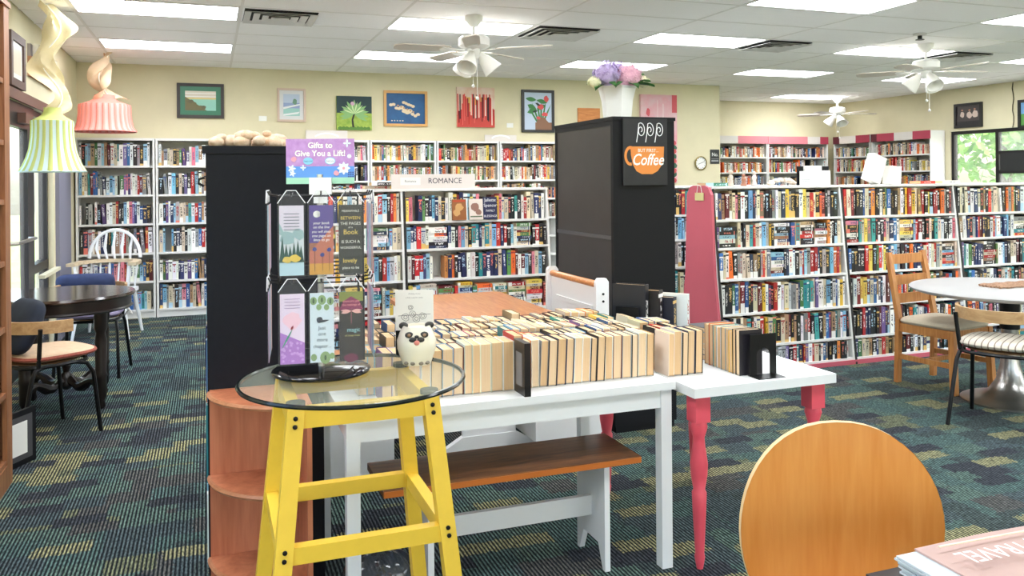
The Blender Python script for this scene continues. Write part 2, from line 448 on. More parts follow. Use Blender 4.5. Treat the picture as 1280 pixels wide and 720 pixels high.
for i, (vx, vy, vw, vd) in enumerate(VENTS):
    t = empty('ceiling_vent', (vx, vy, CEIL), label='square white louvred ceiling vent right of the %s ceiling panel column' % ['first', 'second', 'third', 'fourth'][i], cat='vent', group='ceiling vents')
    bx('backing', -vw / 2, vw / 2, -vd / 2, vd / 2, -0.004, 0.003, VD, t)
    for q in range(4):
        s0 = 1 - q * 0.25; s1 = s0 - 0.19
        f = MB()
        for sg in (-1, 1):
            for ax in (0, 1):
                a0, a1 = s1 * (vw, vd)[ax] / 2, s0 * (vw, vd)[ax] / 2
                o0, o1 = s0 * (vd, vw)[ax] / 2, s1 * (vd, vw)[ax] / 2
                z0, z1 = -0.022, -0.008
                pts = [(sg * a1, -o0, z0), (sg * a1, o0, z0), (sg * a0, o1, z1), (sg * a0, -o1, z1)]
                if ax: pts = [(p[1], p[0], p[2]) for p in pts]
                top = [f.bm.verts.new(p) for p in pts]; bot = [f.bm.verts.new((p[0], p[1], p[2] + 0.003)) for p in pts]
                f.bm.faces.new(top); f.bm.faces.new(bot[::-1])
                for e in range(4): f.bm.faces.new((top[e], top[(e + 1) % 4], bot[(e + 1) % 4], bot[e]))
        f.build('louvre', VM, t)
t = empty('sprinkler', (6.29, 5.99, CEIL), label='small sprinkler head with black ring on the ceiling', cat='sprinkler')
MB().lathe([(0.06, 0), (0.06, -0.012), (0.03, -0.02)], n=16).build('escutcheon', VM, t)
MB().lathe([(0.02, -0.02), (0.02, -0.05), (0.04, -0.055), (0.04, -0.06)], n=12).build('head', BLACKMETAL, t)

# ---------------------------------------------------------------- ceiling fans
FANW = mat('fan_white', (238, 237, 233), 0.4); FROST = mat('frosted_glass', (244, 242, 236), 0.5); BLADE = mat('fan_blade', (214, 204, 192), 0.5)
def fan(x, y, a0, label):
    t = empty('ceiling_fan', (x, y, CEIL), label=label, cat='ceiling fan', group='white ceiling fans')
    MB().lathe([(0.075, 0), (0.075, -0.03), (0.035, -0.085), (0.02, -0.09)], n=20).build('canopy', FANW, t)
    MB().lathe([(0.013, -0.09), (0.013, -0.17)], n=10).build('downrod', FANW, t)
    MB().lathe([(0.03, -0.155), (0.11, -0.17), (0.128, -0.185), (0.128, -0.245), (0.1, -0.262), (0.06, -0.27)], n=28).build('motor_housing', FANW, t)
    hub = MB().lathe([(0.05, -0.27), (0.05, -0.33), (0.035, -0.35), (0.01, -0.352)], n=16).build('light_kit', FANW, t)
    for k in range(5):
        a = a0 + 2 * PI * k / 5
        M = Matrix.Rotation(a, 4, 'Z') @ Matrix.Rotation(R(11), 4, 'X')
        zb = -0.275
        poly = [(0.2, -0.05), (0.25, -0.062), (0.6, -0.068), (0.655, -0.04), (0.66, 0), (0.655, 0.04), (0.6, 0.068), (0.25, 0.062), (0.2, 0.05)]
        bl = MB().prism(poly, -0.004, 0.004, Matrix.Translation((0, 0, zb)) @ M).build('blade', BLADE, t)
        MB().prism([(0.08, -0.015), (0.17, -0.02), (0.27, -0.045), (0.29, 0), (0.27, 0.045), (0.17, 0.02), (0.08, 0.015)], -0.009, -0.004, Matrix.Translation((0, 0, zb)) @ M).build('blade_iron', FANW, bl)
    for k in range(3):
        a = a0 + 0.5 + 2 * PI * k / 3
        M = Matrix.Translation((0, 0, -0.31)) @ Matrix.Rotation(a, 4, 'Z') @ Matrix.Translation((0.05, 0, 0)) @ Matrix.Rotation(R(140), 4, 'Y') @ Matrix.Diagonal((1.25, 1.25, 1.15, 1))
        MB().lathe([(0.022, 0), (0.03, 0.03), (0.04, 0.05), (0.055, 0.1), (0.068, 0.15), (0.062, 0.15), (0.05, 0.1), (0.03, 0.05)], n=16, M=M, cap=False).build('lamp_shade', FROST, t)
    for dx, ln in ((-0.015, 0.56), (0.02, 0.66)):
        c = MB().tube([(dx, -0.02, -0.35), (dx, -0.02, -ln)], 0.0025, 5).build('pull_chain', FANW, t)
        MB().ico((dx, -0.02, -ln - 0.015), 0.016, 1).build('chain_knob', FANW, c)
fan(2.05, 6.47, R(-38), 'white ceiling fan in front of the red skyline painting')
fan(6.84, 6.44, R(-14), 'white ceiling fan below the sprinkler near the right wall')
fan(9.93, 11.18, R(-18), 'small distant white ceiling fan in the far alcove')
# ================================================================ books
rng = random.Random(11)
PAL = {'black': [(26, 26, 30), (38, 36, 38), (20, 24, 34)], 'navy blue': [(34, 46, 84), (44, 58, 104)], 'white': [(236, 234, 228), (224, 226, 228)],
       'cream': [(226, 214, 188), (214, 202, 176)], 'light blue': [(120, 176, 214), (146, 190, 214)], 'blue': [(52, 104, 168), (44, 88, 150)],
       'red': [(200, 44, 44), (172, 36, 40)], 'dark red': [(112, 30, 36), (94, 28, 34)], 'orange': [(232, 112, 46), (222, 140, 70)], 'yellow': [(226, 184, 62), (236, 208, 96)],
       'green': [(70, 120, 72), (96, 140, 84)], 'teal': [(40, 130, 138), (64, 152, 150)], 'purple': [(92, 66, 120), (116, 96, 150)], 'tan': [(178, 148, 112), (160, 128, 96)],
       'grey': [(128, 130, 134), (160, 160, 158)], 'pink': [(226, 140, 152), (214, 110, 130)]}
WT = {'mixed': dict(black=36, white=19, cream=14, red=6, blue=5, tan=7, grey=8, teal=4, orange=4, yellow=3, green=3, purple=2, pink=1) | {'navy blue': 9, 'light blue': 7, 'dark red': 4},
      'light': dict(white=28, cream=14, grey=8, blue=8, black=12, pink=5, tan=5, green=5, red=5, purple=5, teal=3) | {'light blue': 12, 'navy blue': 7, 'dark red': 2},
      'warm': dict(cream=22, tan=16, white=14, black=16, orange=7, red=8, yellow=6, grey=6, green=4, blue=3) | {'dark red': 4, 'navy blue': 4},
      'romance': dict(white=26, cream=14, pink=4, red=9, orange=5, yellow=6, black=10, green=3, teal=4) | {'navy blue': 14, 'light blue': 9, 'dark red': 5},
      'dark': dict(black=46, white=16, cream=10, red=14, blue=5, tan=5, grey=5, teal=3, orange=6, yellow=4, green=3, purple=2) | {'navy blue': 10, 'light blue': 4, 'dark red': 8}}
def pick(pal):
    w = WT[pal]; n = rng.choices(list(w), list(w.values()))[0]
    c = rng.choice(PAL[n]); j = rng.uniform(0.88, 1.1)
    return n, tuple(min(255, max(0, v * j + rng.uniform(-6, 6))) for v in c)

def cover_nodes(name, col_out, xyz, rnd_out, nt, b):
    """cover colour with printed spine lettering and bands"""
    N = nt.nodes.new; L = nt.links.new
    def m_(op, *a):
        n = N('ShaderNodeMath'); n.operation = op
        for i, v in enumerate(a):
            if isinstance(v, (int, float)): n.inputs[i].default_value = v
            else: L(v, n.inputs[i])
        return n.outputs[0]
    x, y, z = xyz
    r = rnd_out
    cm = N('ShaderNodeCombineXYZ'); L(m_('MULTIPLY', x, 3.2), cm.inputs[0]); L(m_('MULTIPLY', z, 26), cm.inputs[1]); L(m_('MULTIPLY', r, 97), cm.inputs[2])
    nz = N('ShaderNodeTexNoise'); nz.inputs['Scale'].default_value = 1.0; nz.inputs['Detail'].default_value = 1; L(cm.outputs[0], nz.inputs['Vector'])
    ink = m_('GREATER_THAN', nz.outputs[0], 0.5)
    inx = m_('LESS_THAN', m_('ABSOLUTE', x), m_('MULTIPLY_ADD', m_('FRACT', m_('MULTIPLY', r, 13.7)), 0.16, 0.14))
    t0 = m_('MULTIPLY_ADD', m_('FRACT', m_('MULTIPLY', r, 5.3)), 0.2, 0.22)
    title = m_('MULTIPLY', m_('GREATER_THAN', z, t0), m_('LESS_THAN', z, m_('ADD', t0, 0.48)))
    band = m_('LESS_THAN', m_('ABSOLUTE', m_('SUBTRACT', z, m_('MULTIPLY_ADD', m_('FRACT', m_('MULTIPLY', r, 7.9)), 0.14, 0.8))), 0.03)
    band = m_('MULTIPLY', band, m_('GREATER_THAN', m_('FRACT', m_('MULTIPLY', r, 3.7)), 0.4))
    block = m_('MULTIPLY', m_('LESS_THAN', z, m_('MULTIPLY_ADD', m_('FRACT', m_('MULTIPLY', r, 17.3)), 0.3, 0.05)), m_('GREATER_THAN', m_('FRACT', m_('MULTIPLY', r, 29.1)), 0.7))
    spine = m_('LESS_THAN', y, 0.02)
    mask = m_('MULTIPLY', spine, m_('MAXIMUM', m_('MULTIPLY', m_('MULTIPLY', ink, inx), title), band))
    bw = N('ShaderNodeRGBToBW'); L(col_out, bw.inputs[0])
    lightc = m_('GREATER_THAN', bw.outputs[0], 0.22)
    ic = N('ShaderNodeMix'); ic.data_type = 'RGBA'; L(lightc, ic.inputs[0])
    rp = N('ShaderNodeValToRGB'); rp.color_ramp.interpolation = 'CONSTANT'
    e = rp.color_ramp.elements; e[0].color = (0.85, 0.85, 0.82, 1); e[1].position = 0.55; e[1].color = (0.75, 0.5, 0.16, 1)
    q = e.new(0.75); q.color = (0.75, 0.2, 0.15, 1); q = e.new(0.87); q.color = (0.45, 0.65, 0.8, 1)
    L(m_('FRACT', m_('MULTIPLY', r, 41.3)), rp.inputs[0]); L(rp.outputs[0], ic.inputs[6])
    rp2 = N('ShaderNodeValToRGB'); rp2.color_ramp.interpolation = 'CONSTANT'
    e = rp2.color_ramp.elements; e[0].color = (0.02, 0.02, 0.025, 1); e[1].position = 0.6; e[1].color = (0.35, 0.03, 0.03, 1)
    q = e.new(0.78); q.color = (0.03, 0.06, 0.2, 1)
    L(m_('FRACT', m_('MULTIPLY', r, 23.9)), rp2.inputs[0]); L(rp2.outputs[0], ic.inputs[7])
    mb = N('ShaderNodeMix'); mb.data_type = 'RGBA'; L(m_('MULTIPLY', block, spine), mb.inputs[0]); L(col_out, mb.inputs[6]); L(rp.outputs[0], mb.inputs[7])
    mc = N('ShaderNodeMix'); mc.data_type = 'RGBA'; L(mask, mc.inputs[0]); L(mb.outputs[2], mc.inputs[6]); L(ic.outputs[2], mc.inputs[7])
    L(mc.outputs[2], b.inputs['Base Color']); b.inputs['Roughness'].default_value = 0.42

COVER, nt, b = node_mat('book_cover')
oi = nt.nodes.new('ShaderNodeObjectInfo'); tc = nt.nodes.new('ShaderNodeTexCoord'); sp = nt.nodes.new('ShaderNodeSeparateXYZ')
nt.links.new(tc.outputs['Object'], sp.inputs[0])
cover_nodes('c', oi.outputs['Color'], sp.outputs, oi.outputs['Random'], nt, b)
MASSCOVER, nt, b = node_mat('book_cover_rows')
at = nt.nodes.new('ShaderNodeAttribute'); at.attribute_name = 'col'; uvn = nt.nodes.new('ShaderNodeUVMap'); uvn.uv_map = 'uv'
sp = nt.nodes.new('ShaderNodeSeparateXYZ'); nt.links.new(uvn.outputs[0], sp.inputs[0])
an = nt.nodes.new('ShaderNodeAttribute'); an.attribute_name = 'rnd'
cv = nt.nodes.new('ShaderNodeMath'); cv.operation = 'GREATER_THAN'; cv.inputs[1].default_value = 2.0; nt.links.new(sp.outputs[0], cv.inputs[0])
cover_nodes('c', at.outputs['Color'], (sp.outputs[0], cv.outputs[0], sp.outputs[1]), an.outputs['Fac'], nt, b)
PAGES, nt, b = node_mat('book_pages')
tc = nt.nodes.new('ShaderNodeTexCoord'); mp = nt.nodes.new('ShaderNodeMapping'); mp.inputs['Scale'].default_value = (34, 2, 0.6)
nz = nt.nodes.new('ShaderNodeTexNoise'); nz.inputs['Scale'].default_value = 1.0; nz.inputs['Detail'].default_value = 2
oi = nt.nodes.new('ShaderNodeObjectInfo')
rp = nt.nodes.new('ShaderNodeValToRGB'); rp.color_ramp.elements[0].color = (*lin((212, 170, 118)), 1); rp.color_ramp.elements[1].color = (*lin((236, 212, 178)), 1)
ad = nt.nodes.new('ShaderNodeMath'); ad.operation = 'MULTIPLY_ADD'; ad.inputs[1].default_value = 0.6
nt.links.new(tc.outputs['Object'], mp.inputs[0]); nt.links.new(mp.outputs[0], nz.inputs['Vector']); nt.links.new(oi.outputs['Random'], ad.inputs[0])
sb = nt.nodes.new('ShaderNodeMath'); sb.operation = 'SUBTRACT'; sb.inputs[1].default_value = 0.3; nt.links.new(nz.outputs[0], sb.inputs[0]); nt.links.new(sb.outputs[0], ad.inputs[2])
nt.links.new(ad.outputs[0], rp.inputs[0]); nt.links.new(rp.outputs[0], b.inputs['Base Color']); b.inputs['Roughness'].default_value = 0.85

m_ = MB(); m_.box(-0.5, 0.5, 0, 0.03, 0, 1); m_.box(-0.5, -0.44, 0.03, 1, 0, 1); m_.box(0.44, 0.5, 0.03, 1, 0, 1)
COVER_ME = m_.mesh('book_cover', COVER)
PAGES_ME = MB().box(-0.44, 0.44, 0.03, 0.97, 0.015, 0.985).mesh('pages', PAGES)

BOOKS = []      # every shelved book: dict(M, cn, col, where, area)
def add_book(M, w, d, h, cn, col, where, area=0, pages=True):
    BOOKS.append(dict(M=M @ Matrix.Diagonal((w, d, h, 1)), w=w, h=h, cn=cn, col=col, where=where, area=area))

def single_book(M, cn, col, label, group, cat='book', name='book'):
    o = bpy.data.objects.new(name, COVER_ME); COL.objects.link(o)
    o.matrix_world = M
    o.color = (*lin(col), 1)
    p = bpy.data.objects.new('pages', PAGES_ME); COL.objects.link(p); p.parent = o
    return tag(o, label, cat, group)

def fill_row(frame, x0, x1, hmax, pal, hr=(0.72, 0.96), tr=(0.018, 0.045), dp=(0.11, 0.13), stack=0.0, gap=0.0, where=None, vis=1.0, stacks_at=()):
    """frame: matrix whose x runs along the shelf, -y faces the reader, origin on the board"""
    x = x0 + 0.004; base = rng.uniform(*hr); n = 0
    while x < x1 - 0.012:
        if rng.random() < 0.12: base = rng.uniform(*hr)
        if rng.random() < stack and x1 - x > 0.17:
            wd = rng.uniform(0.12, 0.16); z = 0
            while True:
                t = rng.uniform(0.018, 0.034)
                if z + t > hmax * 0.93: break
                cn, col = pick(pal); n += 1
                ww = wd * rng.uniform(0.88, 1.0)
                M = frame @ Matrix.Translation((x, rng.uniform(0, 0.012), z + t / 2)) @ Matrix.Rotation(PI / 2, 4, 'Y')
                add_book(M, t, rng.uniform(*dp), ww, cn, col, (where, n, 'stack') if where else None, t * ww * vis)
                z += t + 0.0005
            x += wd + 0.004
            continue
        if rng.random() < gap:
            x += rng.uniform(0.02, 0.1); continue
        t = rng.uniform(*tr); h = hmax * min(0.97, max(hr[0] - 0.04, base + rng.uniform(-0.06, 0.06)))
        if x + t > x1 - 0.002: break
        run = 1
        cn, col = pick(pal)
        n += 1
        tilt = 0
        if rng.random() < 0.05: tilt = R(rng.uniform(2, 5))
        M = frame @ Matrix.Translation((x + t / 2 + (h * math.sin(tilt) if tilt else 0), rng.uniform(0, 0.014), (t / 2) * math.sin(abs(tilt)) )) @ Matrix.Rotation(-tilt, 4, 'Y')
        add_book(M, t, rng.uniform(*dp), h, cn, col, (where, n, 'up') if where else None, t * h * vis)
        x += t + 0.0012 + (h * math.sin(tilt) * 1.05 if tilt else 0)

# ================================================================ low double sided bookcases (two long rows)
EDGEBLK = mat('black_edge', (24, 22, 24), 0.5)
PINKPANEL = mat('rose_paint', (206, 96, 112), 0.5, noise=0.05, nscale=2)
LZ = [0.05, 0.215, 0.46, 0.72, 0.955, 1.17]     # board tops of the six rows
LTOP = 1.405
def lowfront(yc, z): return yc - 0.30 + 0.11 * z
def low_bay(x0, x1, yc, label, end_panel=False, group=None):
    t = empty('low_bookcase', (x0, yc, 0), label=label, cat='bookcase', group=group)
    w = x1 - x0
    for xx in (0, w - 0.018):
        yf0, yf1 = -0.30, -0.30 + 0.11 * LTOP
        M = Matrix(((0, 0, 1, xx), (1, 0, 0, 0), (0, 1, 0, 0), (0, 0, 0, 1)))
        s = MB().prism([(yf0, 0), (0.30, 0), (-yf1, LTOP), (yf1, LTOP)], 0, 0.018, M).build('side_panel', SHELFWHITE, t)
        if xx == 0: MB().prism([(yf0 - 0.004, 0), (yf0, 0), (yf1, LTOP), (yf1 - 0.004, LTOP)], 0.0, 0.018, M).build('edge_strip', EDGEBLK, s)
    for z in LZ:
        yf = -0.30 + 0.11 * z
        bx('shelf', 0.018, w - 0.018, yf, -yf, z - 0.018, z, SHELFWHITE, t)
    bx('top_board', 0, w, -0.30 + 0.11 * LTOP - 0.006, 0.30 - 0.11 * LTOP + 0.006, LTOP, LTOP + 0.018, SHELFWHITE, t)
    bx('centre_panel', 0.018, w - 0.018, -0.004, 0.004, 0.05, LTOP, SHELFWHITE, t)
    bx('kick_board', 0.0, w, -0.302, -0.29, 0, 0.034, PINKPANEL, t)
    if end_panel:
        pts = [(-0.315, 0), (0.315, 0), (0.2, 0.75), (0.17, 1.36), (0.13, 1.415), (0.08, 1.43), (-0.08, 1.43), (-0.13, 1.415), (-0.17, 1.36), (-0.2, 0.75)]
        M = Matrix(((0, 0, 1, -0.022), (1, 0, 0, 0), (0, 1, 0, 0), (0, 0, 0, 1)))
        MB().prism(pts, 0, 0.022, M).build('end_panel', PINKPANEL, t, label='rose painted end panel with rounded top')
    return t
ORD = ['zeroth', 'first', 'second', 'third', 'fourth', 'fifth', 'sixth']
low_bay(3.60, 4.82, 5.55, 'low white bookcase with a rose pink end panel', True, 'low bookcases')
low_bay(4.82, 6.04, 5.55, 'low white bookcase behind the ladder-back pine chair', False, 'low bookcases')
low_bay(6.04, 7.26, 5.55, 'low white bookcase at the right edge behind the round white table', False, 'low bookcases')
ROWN = ['bottom', 'fifth', 'fourth', 'third', 'second', 'top']
for bi, (x0, x1) in enumerate(((3.60, 4.82), (4.82, 6.04), (6.04, 7.26))):
    for ri, z in enumerate(LZ):
        hm = ((LZ + [LTOP])[ri + 1] - 0.018 - z) if ri < 5 else LTOP - z - 0.004
        F = Matrix.Translation((0, lowfront(5.55, z) + 0.008, z)) 
        vis = 1.0
        if bi == 1 and ri <= 3: vis = 0.5
        if bi == 2 and ri <= 2: vis = 0.3
        if bi == 2 and ri > 2: vis = 0.8
        if bi == 0 and ri == 0: vis = 0.4
        fill_row(F, x0 + 0.02, x1 - 0.02 if bi < 2 else 7.05, hm, ['mixed', 'dark', 'mixed'][bi] if ri != 4 else 'mixed', hr=(0.84, 0.97) if ri else (0.9, 0.98), tr=(0.017, 0.04), dp=(0.11, 0.13),
                 stack=0.10 if ri == 4 else (0.04 if ri in (0, 3) else 0.0), where=(ROWN[ri], ['left', 'middle', 'right'][bi]), vis=vis)
low_bay(0.20, 1.42, 6.5, 'low white bookcase behind the bookmark rack, left of the romance bay', False, 'low bookcases')
low_bay(1.42, 2.64, 6.5, 'low white bookcase of romance novels behind the pine table', False, 'low bookcases')
low_bay(3.70, 4.92, 6.5, 'low white bookcase glimpsed between black cabinet and pink end panel', False, 'low bookcases')
for bi, (x0, x1) in enumerate(((0.20, 1.42), (1.42, 2.64), (3.70, 4.92))):
    for ri, z in enumerate(LZ):
        if ri == 0 and bi < 2: continue
        hm = ((LZ + [LTOP])[ri + 1] - 0.018 - z) if ri < 5 else LTOP - z - 0.004
        F = Matrix.Translation((0, lowfront(6.5, z) + 0.008, z))
        xe = x1 - 0.02 if bi < 2 else 4.3
        fill_row(F, x0 + 0.02, xe, hm, 'romance' if bi < 2 else 'mixed', hr=(0.8, 0.95), tr=(0.02, 0.036), dp=(0.11, 0.13), stack=(0.0, 0.12, 0.5, 0.02, 0.13, 0.0)[ri] if bi < 2 else 0, gap=0.02 if bi < 2 else 0)
# ================================================================ tall white bookcases along the back wall
def bookcase(x0, x1, yf, depth, boards, top, label, pal, group='tall white wall bookcases', t_=0.022, rz=0.0, org=None, hr=(0.66, 0.92), fill=True, header=None, tr=(0.018, 0.042), gap=0.015):
    """upright open bookcase, front at local y=0 facing -y"""
    w = x1 - x0
    root = empty('bookcase', org or (x0, yf, 0), rz, label, 'bookcase', group)
    for xx in (0, w - t_): bx('side_panel', xx, xx + t_, 0, depth, 0, top, SHELFWHITE, root)
    bx('back_panel', t_, w - t_, depth - 0.006, depth, 0.0, top, mat('shelf_back', (206, 206, 202), 0.7), root)
    bx('top_board', t_, w - t_, 0, depth - 0.006, top - 0.025, top, SHELFWHITE, root)
    for z in boards: bx('shelf', t_, w - t_, 0.002, depth - 0.006, z - 0.022, z, SHELFWHITE, root)
    bx('plinth', t_, w - t_, 0.02, 0.035, 0, boards[0] - 0.022, SHELFWHITE, root)
    if header:
        for hx0, hx1, m in header: bx('header_board', hx0, hx1, -0.012, 0, top - 0.13, top, m, root)
    if fill:
        M0 = Matrix.Translation(root.location) @ Matrix.Rotation(rz, 4, 'Z')
        zz = list(boards) + [top - 0.003 if not header else top - 0.12]
        for a, c in zip(zz, zz[1:]):
            if fill is not True and a < fill: continue
            fill_row(M0 @ Matrix.Translation((0, 0.03, a)), t_ + 0.004, w - t_ - 0.004, c - a - 0.022, pal, hr=hr, tr=tr, dp=(0.12, 0.17), gap=gap)
    return root
B6 = [0.092, 0.407, 0.72, 1.044, 1.363, 1.683]
B8 = [0.05, 0.3, 0.53, 0.77, 1.01, 1.255, 1.495, 1.74]
bookcase(-1.34, -0.555, 9.98, 0.265, B6, 1.985, 'tall white bookcase in the corner behind the white armchair', 'light', hr=(0.62, 0.9))
bookcase(-0.545, 0.24, 9.98, 0.265, B6, 1.985, 'tall white bookcase left of the black end panel', 'light', hr=(0.62, 0.9))
bookcase(0.25, 1.035, 9.98, 0.265, B8, 1.985, 'tall white bookcase seen just above the black end panel', 'warm', fill=1.4)
bookcase(1.045, 1.83, 9.98, 0.265, B8, 1.985, 'tall white bookcase behind the purple gift sign', 'mixed', fill=1.2)
bookcase(1.84, 2.66, 9.98, 0.265, B8, 1.985, 'tall white bookcase below the blue painting', 'warm', fill=1.0, tr=(0.016, 0.034))
bookcase(2.67, 3.49, 9.98, 0.265, B8, 1.985, 'tall white bookcase below the red skyline painting', 'warm', fill=1.0, tr=(0.016, 0.034))
bookcase(3.50, 4.32, 9.98, 0.265, B8, 1.985, 'tall white bookcase below the flower painting in black frame', 'warm', fill=1.0, tr=(0.016, 0.034))
# alcove bookcases with coloured header boards
HP = mat('header_pink', (222, 136, 146), 0.6); HM = mat('header_maroon', (178, 60, 84), 0.6); HD = mat('header_dark', (96, 34, 46), 0.6); HW = mat('header_white', (222, 216, 210), 0.6)
BA = [0.1, 0.4, 0.72, 1.05, 1.33, 1.59, 1.85]
bookcase(8.0, 9.06, 11.9, 0.29, BA, 2.21, 'far alcove bookcase partly hidden by the wall corner', 'warm', 'alcove bookcases', header=[(0, 0.45, HW), (0.45, 1.06, HP)], fill=1.2, gap=0.03)
bookcase(9.07, 10.35, 11.9, 0.29, BA, 2.21, 'far alcove bookcase with pink and white header boards', 'warm', 'alcove bookcases', header=[(0, 0.62, HP), (0.62, 0.83, HP), (0.83, 1.1, HW), (1.1, 1.28, HM)], fill=1.2, gap=0.05)
bookcase(0, 0.86, 0, 0.29, BA, 2.21, 'right wall bookcase deepest in the alcove', 'warm', 'alcove bookcases', rz=-PI / 2, org=(10.5, 11.93, 0), header=[(0, 0.16, HD), (0.16, 0.55, HW), (0.55, 0.86, HM)], fill=1.2, gap=0.08)
bookcase(0, 1.22, 0, 0.29, BA, 2.21, 'right wall bookcase beside the window with maroon header boards', 'warm', 'alcove bookcases', rz=-PI / 2, org=(10.5, 11.03, 0), header=[(0, 0.13, HD), (0.13, 0.5, HM), (0.5, 0.88, HW), (0.88, 1.22, HM)], fill=1.2, gap=0.02)

for zz, hh in ((0.4, 0.29), (0.72, 0.27), (0.06, 0.3)):
    fill_row(Matrix.Translation((-0.014, 4.28, zz)) @ Matrix.Rotation(-PI / 2, 4, 'Z'), 0.0, 1.14, hh, 'mixed', dp=(0.13, 0.15))
for zz in (0.47, 0.79, 0.14, 1.11):
    fill_row(Matrix.Translation((-0.96, 3.33, zz)) @ Matrix.Rotation(PI / 2, 4, 'Z'), 0.3, 1.3, 0.27, 'dark', dp=(0.14, 0.17))
# ---------------------------------------------------------------- largest shelved books become single objects, the rest one mass
cand = sorted([k for k in BOOKS if k['where']], key=lambda k: -k['area'])[:140]
ids = set(id(k) for k in cand)
def ordn(n): return '%d%s' % (n, 'th' if 10 <= n % 100 <= 20 else {1: 'st', 2: 'nd', 3: 'rd'}.get(n % 10, 'th'))
for k in BOOKS:
    if id(k) in ids:
        (row, bay), n, how = k['where']
        art = 'lying flat, ' if how == 'stack' else ''
        single_book(k['M'], k['cn'], k['col'], '%s book, %s%s from left, %s shelf, %s bay of pink-ended bookcase' % (k['cn'], art, ordn(n), row, bay), 'books on the pink-ended low bookcase')
verts, faces, cols, rnds, uvs, mi = [], [], [], [], [], []
base = [(-0.5, 0, 0), (0.5, 0, 0), (0.5, 1, 0), (-0.5, 1, 0), (-0.5, 0, 1), (0.5, 0, 1), (0.5, 1, 1), (-0.5, 1, 1)]
# top face inset as page block: ring of cover around pages
for k in BOOKS:
    if id(k) in ids: continue
    n = len(verts)
    pts = base + [(-0.42, 0.03, 1), (0.42, 0.03, 1), (0.42, 1, 1), (-0.42, 1, 1), (-0.42, 0.03, 0.985), (0.42, 0.03, 0.985), (0.42, 1, 0.985), (-0.42, 1, 0.985)]
    verts += [tuple(k['M'] @ Vector(p)) for p in pts]
    c = (*lin(k['col']), 1); r = rng.random()
    fs = [((0, 1, 5, 4), 0), ((1, 2, 6, 5), 0), ((3, 0, 4, 7), 0), ((2, 3, 7, 6), 1), ((3, 2, 1, 0), 1), ((4, 5, 9, 8), 0), ((5, 6, 10, 9), 0), ((7, 4, 8, 11), 0), ((8, 9, 13, 12), 0), ((12, 13, 14, 15), 1)]
    for i, (f, m) in enumerate(fs):
        faces.append([n + q for q in f]); mi.append(m); rnds.append(r)
        for q in f:
            cols.append(c)
            uvs.append((pts[q][0], pts[q][2]) if i == 0 else (5.0, 5.0))
me = bpy.data.meshes.new('shelved_books')
me.from_pydata(verts, [], faces)
me.materials.append(MASSCOVER); me.materials.append(mat('page_block', (232, 216, 186), 0.85))
me.polygons.foreach_set('material_index', mi)
ca = me.attributes.new('col', 'FLOAT_COLOR', 'CORNER'); ca.data.foreach_set('color', [v for c in cols for v in c])
ra = me.attributes.new('rnd', 'FLOAT', 'FACE'); ra.data.foreach_set('value', rnds)
uv = me.uv_layers.new(name='uv'); uv.data.foreach_set('uv', [v for p in uvs for v in p])
me.update()
o = bpy.data.objects.new('shelved_books', me); COL.objects.link(o)
tag(o, 'rows of mixed paperbacks and hardbacks filling the bookcases', 'books', kind='stuff')
print('books', len(BOOKS))
# ================================================================ furniture
def cushion_fn(a, b, h, e1=0.45, e2=0.6):
    def sp_(v, e): return math.copysign(abs(v) ** e, v)
    def f(u, v):
        th = 2 * PI * u; ph = -PI / 2 + PI * v
        return (a * sp_(math.cos(ph), e2) * sp_(math.cos(th), e1), b * sp_(math.cos(ph), e2) * sp_(math.sin(th), e1), h * sp_(math.sin(ph), 0.8))
    return f
def cushion(name, a, b, h, m, parent, loc=(0, 0, 0), rot=(0, 0, 0), e1=0.45, e2=0.5, **k):
    o = MB().grid(28, 10, cushion_fn(a, b, h, e1, e2), True).build(name, m, parent, **k)
    o.location = loc; o.rotation_euler = rot
    return o

# ---- round dark table by the window
DARKWOOD = wood('black_lacquered_wood', (52, 34, 28), (22, 15, 14), 0.14, 'X', 5, coat=0.6)
DKLEG = mat('dark_stained_leg', (30, 22, 20), 0.3)
t = empty('round_table', (-0.91, 6.29, 0), label='round dark wood pedestal table by the shop window', cat='table')
MB().lathe([(0.0, 0.725), (0.425, 0.725), (0.432, 0.735), (0.425, 0.75), (0.0, 0.75)], n=64, cap=False).build('tabletop', DARKWOOD, t)
MB().lathe([(0.405, 0.64), (0.415, 0.65), (0.405, 0.66), (0.405, 0.725)], n=64, cap=False).build('apron', DKLEG, t)
for k in range(4):
    a = R(-41 + 90 * k); c = (0.31 * math.cos(a), 0.31 * math.sin(a), 0)
    MB().lathe([(0.018, 0), (0.028, 0.02), (0.02, 0.05), (0.034, 0.08), (0.034, 0.2), (0.04, 0.22), (0.034, 0.24), (0.038, 0.45), (0.03, 0.5), (0.042, 0.53), (0.042, 0.65)], c, n=14).build('leg', DKLEG, t)
for k in range(2):
    a = R(-41 + 90 * k)
    pts = [(0.3 * s * math.cos(a), 0.3 * s * math.sin(a), 0.15 + 0.025 * math.cos(s * 2.5 * PI)) for s in [q / 8 for q in range(-8, 9)]]
    MB().tube(pts, [0.022 + 0.012 * abs(math.cos(q * PI / 4)) for q in range(17)], 8).build('stretcher', DKLEG, t)
MB().lathe([(0.02, 0.1), (0.05, 0.13), (0.05, 0.18), (0.02, 0.22), (0.03, 0.26), (0.0, 0.3)], n=14).build('finial', DKLEG, t)

